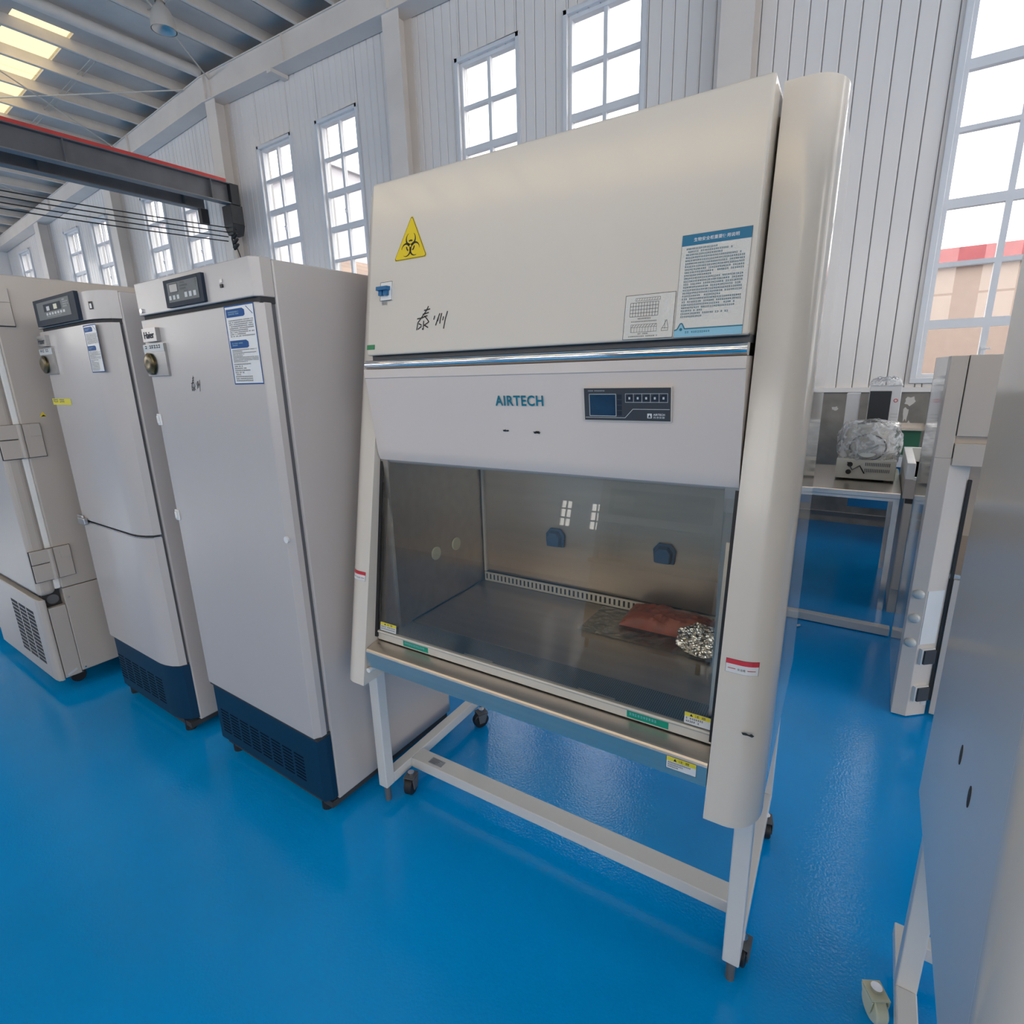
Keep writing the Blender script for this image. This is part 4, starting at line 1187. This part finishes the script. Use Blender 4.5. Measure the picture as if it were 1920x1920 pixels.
MB().loft([(X1 - .0005, .735 - oy, .100), (X1 - .0005, .775 - oy, .118), (X1 - .0005, .780 - oy, .108), (X1 - .0005, .740 - oy, .09)], [(X1 + .001, .735 - oy, .100), (X1 + .001, .775 - oy, .118), (X1 + .001, .780 - oy, .108), (X1 + .001, .740 - oy, .09)]).build('chrome_badge', 'key_grey', t)
for z0, z1 in ((.598, .750), (1.185, 1.336), (1.76, 1.915)):
    hg = bpy.data.objects.new('hinge', None); col.objects.link(hg); hg.parent = t; hg.location = (X1, .79 - oy, (z0 + z1) / 2)
    h = (z1 - z0) / 2
    MB().box(-.001, .005, -.086, .073, -h - .003, h + .001).build('joint_backing', 'dark_gap', hg)
    MB().box(.0, .014, .006, .070, -h, h).build('body_leaf', BW, hg, bevel=.002)
    MB().box(.014, .018, .028, .069, .02, h).build('leaf_cover', BW, hg, bevel=.001)
    MB().box(.0, .014, -.083, .003, .012, h).build('door_leaf', BW, hg, bevel=.002)
    MB().box(.0, .012, -.083, -.004, -h, .008).build('door_leaf', BW, hg, bevel=.002)
    MB().cyl((.010, -.006, -h), 'z', .011, h * 2, 14).build('knuckle', BW, hg, smooth=40)
mb = MB()
for c in range(3):
    for r in range(13):
        a = -3.683 - ox + c * .120; zz = .410 - r * .0225
        mb.loft([(a, .6945 - oy, zz), (a + .104, .6945 - oy, zz), (a + .104, .6945 - oy, zz + .0165), (a, .6945 - oy, zz + .0165)], [(a, .6955 - oy, zz), (a + .104, .6955 - oy, zz), (a + .104, .6955 - oy, zz + .0165), (a, .6955 - oy, zz + .0165)])
tag(mb.build('vent_slots', 'dark_gap', t, fix=False), kind='stuff')
P_ = Print(lambda u, v, q: (X1 + q, u - oy, v)).lift(.0008); P_.poly([(.870, 1.363), (.897, 1.363), (.8835, 1.386)], 0); P_.lift(.0012).poly([(.875, 1.3645), (.895, 1.3645), (.885, 1.372)], 1); P_.build('warning_triangle', ['sign_yellow', 'ink'], t)
for z in (.50, .115):
    MB().cyl((X1 - .002, .812 - oy, z - .01), 'x', .004, .005, 10).build('screw', 'chrome', t)
for xx in (X0 + .08, X1 - .10):
    for yy in (.80 - oy, YR - .1):
        c = bpy.data.objects.new('caster', None); col.objects.link(c); c.parent = t; c.location = (xx, yy, 0)
        MB().cyl((-.012, 0, .034), 'x', .034, .024, 20).build('wheel', 'black_rubber', c, smooth=40, bevel=.003)
        MB().box(-.018, .018, -.02, .02, .045, .092).build('fork', 'grey_gasket', c)
MB().box(X0 + .02, X1 - .01, .80 - oy, YR - .02, .085, .092).build('bottom_tray', 'dark_gap', t)

# --- next unit at the far left edge
t = thing('lab_freezer', 'grey unit on casters cut off by the left edge of the picture', 'freezer', (-4.70, 1.1, 0))
MB().box(-.40, .455, -.36, .4, .10, 1.75).build('body', GW, t, bevel=.01)
MB().box(-.40, .455, -.40, -.36, .35, 1.74).build('door', GW, t, bevel=.012)
MB().box(-.40, .455, -.392, -.36, .10, .335).build('base_panel', GW, t, bevel=.006)
MB().loft([(.34, -.394, .155), (.44, -.394, .175), (.44, -.394, .19), (.34, -.394, .17)], [(.34, -.40, .155), (.44, -.40, .175), (.44, -.40, .19), (.34, -.40, .17)]).build('chrome_badge', 'chrome', t)
for xx in (-.30, .38):
    for yy in (-.28, .3):
        c = bpy.data.objects.new('caster', None); col.objects.link(c); c.parent = t; c.location = (xx, yy, 0)
        MB().cyl((-.014, 0, .036), 'x', .036, .028, 20).build('wheel', 'grey_gasket', c, smooth=40, bevel=.003)
        MB().box(-.02, .02, -.022, .022, .05, .102).build('fork', 'steel', c)

# ------------------------------------------------------------------ RIGHT SIDE: clean bench, bench cabinet, steel table
t = thing('clean_bench', 'tall beige clean bench with round caps and sockets on its post', 'clean bench', (0.20, 2.64, 0))
BB = 'bench_lifted_paint'
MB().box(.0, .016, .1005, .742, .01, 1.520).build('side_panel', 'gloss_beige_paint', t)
MB().box(.0, 1.20, .728, .742, .01, 1.520).build('back_panel', BB, t)
MB().prism_z([(.0, .0), (.053, .0), (.122, .062), (.122, .10), (.0, .10)], .005, 1.14).build('post', BB, t, bevel=.002)
MB().box(.0, .053, -.001, .10, 1.14, 1.521).build('upper_stile', BB, t, bevel=.002)
MB().box(.056, 1.20, -.004, .06, 1.226, 1.522).build('upper_panel', BB, t, bevel=.002)
MB().box(.053, 1.20, .02, .06, 1.19, 1.226).build('recess', BB, t)
MB().box(.056, 1.20, -.004, .16, 1.113, 1.198).build('sash_box', BB, t, bevel=.002)
MB().box(.0165, 1.20, .101, .727, 1.503, 1.518).build('top_panel', BB, t)
MB().box(.016, 1.20, .06, .742, .64, .66).build('work_surface', 'steel', t)
MB().box(.135, 1.20, .05, .06, .02, .64).build('front_apron', BB, t)
MB().box(.122, .134, .055, .075, .08, 1.05).build('edge_gap_strip', 'dark_gap', t)  # dark strip in the gap beside the post
for zz in (.573, .465, .354):
    mb = MB(); prof = [(.021, 0), (.020, .006), (.013, .011), (0, .013)]
    for k in range(3):
        a = [(.026 + prof[k][0] * math.cos(q), -.001 - prof[k][1], zz + prof[k][0] * .95 * math.sin(q)) for q in [j / 24 * 6.28318 for j in range(24)]]
        b_ = [(.026 + prof[k + 1][0] * math.cos(q), -.001 - prof[k + 1][1], zz + prof[k + 1][0] * .95 * math.sin(q)) for q in [j / 24 * 6.28318 for j in range(24)]]
        mb.quads(a + b_, [(j, (j + 1) % 24, 24 + (j + 1) % 24, 24 + j) for j in range(24)])
    mb.build('round_cap', 'grey_cap', t, smooth=50)
# faces of the chamfer
cdir = Vector((.069, .062, 0)).normalized(); cn = Vector((.062, -.069, 0)).normalized()
def Sc(u, v, q):
    p = Vector((.053, 0, v)) + cdir * u + cn * q
    return (p.x, p.y, p.z)
P_ = Print(Sc); P_.slab(.004, .078, .350, .590, .002, 0); P_.build('white_cover_plate', ['white_plastic'], t)
for zz in (.295, .118):
    so = bpy.data.objects.new('socket', None); col.objects.link(so); so.parent = t
    P_ = Print(Sc); P_.slab(.012, .074, zz - .034, zz + .036, .014, 0); P_.build('socket_housing', ['white_plastic'], so)
    P_ = Print(Sc); P_.slab(.020, .072, zz - .030, zz + .032, .022, 0); P_.build('socket_cover', ['grey_slate'], so)
MB().box(.10, .118, .04, .06, .06, .09).build('clip', 'white_plastic', t)

t = thing('bench_cabinet', 'narrow beige drawer cabinet with an open tray top behind the clean bench', 'cabinet', (0.185, 3.83, 0))
MB().box(0, .62, .02, .72, .0, .155).build('plinth', 'bench_beige', t)
MB().box(0, .62, .01, .74, .155, .845).build('body', 'beige_white_paint', t, bevel=.003)
for k in range(3):
    d_ = MB().box(.004 + k * .206, .204 + k * .206, -.006, .01, .16, .700).build('door', 'bench_beige', t, bevel=.002)
    MB().box(.004 + k * .206, .204 + k * .206, .0, .01, .702, .728).build('pull_recess', 'dark_gap', t)
MB().box(-.012, .63, -.012, .75, .730, .845).build('top_drawer', 'beige_white_paint', t, bevel=.003)
mb = MB(); mb.box(-.012, .03, -.012, .75, .845, .940); mb.box(.03, .63, -.012, .004, .845, .86); mb.box(.03, .63, .72, .75, .845, .94)
mb.build('tray_rim', 'white_plastic', t, bevel=.003)

tb = thing('steel_table', 'long stainless steel work table behind the biosafety cabinet', 'table', (-0.45, 4.3, 0))
MB().box(-.85, .62, -.45, .5, .715, .75).build('tabletop', 'steel', tb, bevel=.004)
for xx in (-.80, .585):
    for yy in (-.44, .42):
        MB().box(xx, xx + .030, yy, yy + .030, 0, .715).build('leg', 'steel', tb)
MB().box(-.80, .595, .43, .455, .36, .395).build('lower_rail', 'crane_light', tb)
MB().box(-.80, .60, -.43, -.41, .695, .715).build('apron', 'steel', tb)

# white bar low behind the cabinet
o = MB().box(-.62, .195, 3.46, 3.51, .004, .052).build('floor_rail', 'stand_paint', None, bevel=.004)
tag(o, 'white square tube lying low across the floor behind the cabinet', 'rail')

# instruments on the table
it = thing('wrapped_instrument', 'cream instrument wrapped in clear film at the front of the steel table', 'instrument', (-0.033, 4.36, .75))
MB().box(-.165, .168, -.16, .16, .010, .140).build('lower_case', 'instrument_cream', it, bevel=.004)
MB().lathe((.0, .0, .14), [(.150, 0), (.150, .06), (.135, .16), (.11, .205), (.0, .22)], 28).build('chamber_drum', 'instrument_cream', it, smooth=50)
MB().tube([(.0, -.125, .20), (.0, -.150, .215)], [.07, .065], 24).build('porthole', 'grey_cap', it, smooth=40)
MB().tube([(.10 * math.cos(q), -.153, .22 + .085 * math.sin(q)) for q in [k / 24 * 6.2832 for k in range(25)]], .004, 6).build('coiled_tube', 'grey_gasket', it, smooth=60)
MB().tube([(-.10, -.165, .12), (-.07, -.17, .07), (-.03, -.168, .10), (.0, -.168, .05)], .004, 6).build('power_lead', 'cable_black', it, smooth=60)
for u, v in ((-.085, .105), (-.09, .055)): MB().cyl((u, -.168, v), 'y', .016, .008, 14).build('plug', 'cable_black', it, smooth=40)
mb = MB()
for k in range(14):
    for z_ in (.06, .10): mb.box(.0 + k * .010, .005 + k * .010, -.1615, -.160, z_, z_ + .022)
tag(mb.build('vent_slots', 'grey_ink', it, fix=False), kind='stuff')
for xx in (-.13, .13): MB().box(xx - .02, xx + .02, -.14, .14, 0, .010).build('foot', 'black_rubber', it)
bm = bmesh.new(); bmesh.ops.create_icosphere(bm, subdivisions=4, radius=1)
for v in bm.verts:
    d = v.co.normalized(); k = 1 + .10 * noise.noise(d * 3) + .05 * noise.noise(d * 9)
    s_ = max(abs(d.x), abs(d.y), abs(d.z)) ** .45
    v.co = Vector((d.x / s_ * k * .185, d.y / s_ * k * .178, d.z / s_ * k * .155))
    if v.co.z < -.145: v.co.z = -.145
me = bpy.data.meshes.new('stretch_film'); bm.to_mesh(me); bm.free(); me.materials.append(M('stretch_film'))
o = bpy.data.objects.new('stretch_film', me); col.objects.link(o); o.parent = it; o.location = (.003, 0, .235)
me.polygons.foreach_set('use_smooth', [True] * len(me.polygons))

it = thing('tower_instrument', 'black-fronted white tower wrapped in film behind the cream instrument', 'instrument', (0.02, 4.70, .75))
MB().box(-.09, .095, -.08, .09, .0, .60).build('case', 'instrument_white', it, bevel=.004)
MB().box(-.086, .040, -.088, -.08, .10, .565).build('front_door', 'instrument_black', it, bevel=.003)
P_ = Print(lambda u, v, q: (u, -.0805 - q, v)).lift(.001)
for r0, r1, mi in ((.0, .013, 0), (.0, .008, 1)):
    P_.poly([(.068 + r1 * math.cos(q), .50 + r1 * math.sin(q)) for q in [k / 20 * 6.2832 for k in range(20)]], mi); P_.lift(P_.lay + .0004)
P_.build('round_emblem', ['label_red', 'sticker_white'], it)
mb = MB()
for k in range(14): mb.box(.050, .090, -.0812, -.080, .12 + k * .022, .124 + k * .022)
tag(mb.build('ribs', 'key_grey', it, fix=False), kind='stuff')
mb = pillow(.20, .19, .05, 18, 14, .012, 21); o = mb.build('film_top', 'stretch_film', it, smooth=60); o.location = (.0, .0, .602)
it = thing('paper_box', 'plain white upright box beside the black-fronted tower', 'box', (-0.165, 4.72, .75))
MB().box(-.04, .04, -.06, .06, .0, .54).build('carton', 'instrument_white', it, bevel=.003)
MB().box(-.041, .041, -.061, .061, .53, .548).build('lid', 'instrument_white', it, bevel=.003)
# objects partly hidden behind the cabinet's right side
it = thing('wrapped_instrument', 'film-wrapped grey instrument half hidden behind the biosafety cabinet', 'instrument', (-0.56, 4.35, .75))
MB().box(-.14, .14, -.16, .16, .0, .22).build('lower_case', 'instrument_white', it, bevel=.004)
MB().box(-.12, .12, -.14, .14, .22, .40).build('upper_case', 'steel', it, bevel=.006)
MB().box(-.10, .10, -.165, -.16, .05, .10).build('drawer', 'grey_slate', it)

# bench along the wall with shelf, blue boxes
wb = thing('wall_bench', 'white bench with blue drawers standing against the concrete plinth', 'bench', (0.35, 5.5, 0))
MB().box(-.52, 1.15, -.30, .30, .70, .78).build('benchtop', 'instrument_white', wb, bevel=.004)
for k in range(4):
    MB().box(-.48 + k * .40, -.10 + k * .40, -.27, .28, .34, .70).build('drawer_unit', 'bench_blue', wb, bevel=.004)
    MB().box(-.44 + k * .40, -.14 + k * .40, -.285, -.27, .58, .61).build('drawer_pull', 'instrument_white', wb)
for xx in (.30, 1.08):
    for yy in (-.27, .23): MB().box(xx, xx + .05, yy, yy + .05, 0, .34).build('leg', 'instrument_white', wb)
it = thing('metal_tray', 'shallow stainless tray on the wall bench near the window', 'tray', (0.12, 5.45, .78))
MB().box(-.20, .20, -.15, .15, .20, .206).box(-.20, -.194, -.15, .15, .206, .235).box(.194, .20, -.15, .15, .206, .235).box(-.2, .2, .144, .15, .206, .235).build('tray_pan', 'steel', it)
MB().box(-.18, .18, -.10, .12, .0, .199).build('tray_stand', 'bench_green', it, bevel=.004)

# power lead hanging at the cabinet's right side
o = MB().tube([(-.345, 3.3, .30), (-.36, 3.28, .16), (-.33, 3.25, .06), (-.30, 3.30, .008), (-.24, 3.36, .008)], .007, 8).build('white_cable', 'white_plastic', None, smooth=60)
tag(o, 'loop of white cable hanging behind the right side of the cabinet', 'cable')

# the unit across the aisle: shows in the sash glass
t = thing('fume_hood', 'pale hood across the aisle, seen only as a reflection in the cabinet glass', 'fume hood', (-1.35, -3.1, 0))
MB().box(-.60, .60, -.35, .30, .10, .86).build('base_cabinet', 'beige_white_paint', t, bevel=.004)
MB().box(-.62, .62, -.38, .36, .86, .90).build('worktop', 'steel', t, bevel=.004)
MB().box(-.60, .60, -.35, .28, 1.28, 2.05).build('upper_housing', 'beige_white_paint', t, bevel=.004)
MB().box(-.60, -.54, -.35, .28, .90, 1.28).build('side_cheek', 'beige_white_paint', t)
MB().box(.54, .60, -.35, .28, .90, 1.28).build('side_cheek', 'beige_white_paint', t)
MB().box(-.54, .54, -.35, -.33, .90, 1.28).build('rear_wall', 'steel', t)
MB().box(-.50, .50, .28, .288, 1.36, 1.62).build('dark_window', 'grey_slate', t)
MB().box(-.45, -.25, .288, .292, 1.42, 1.56).build('display', 'screen_grey', t)
for xx in (-.56, .52):
    for yy in (-.32, .24): MB().box(xx, xx + .04, yy, yy + .04, 0, .10).build('foot', 'black_rubber', t)
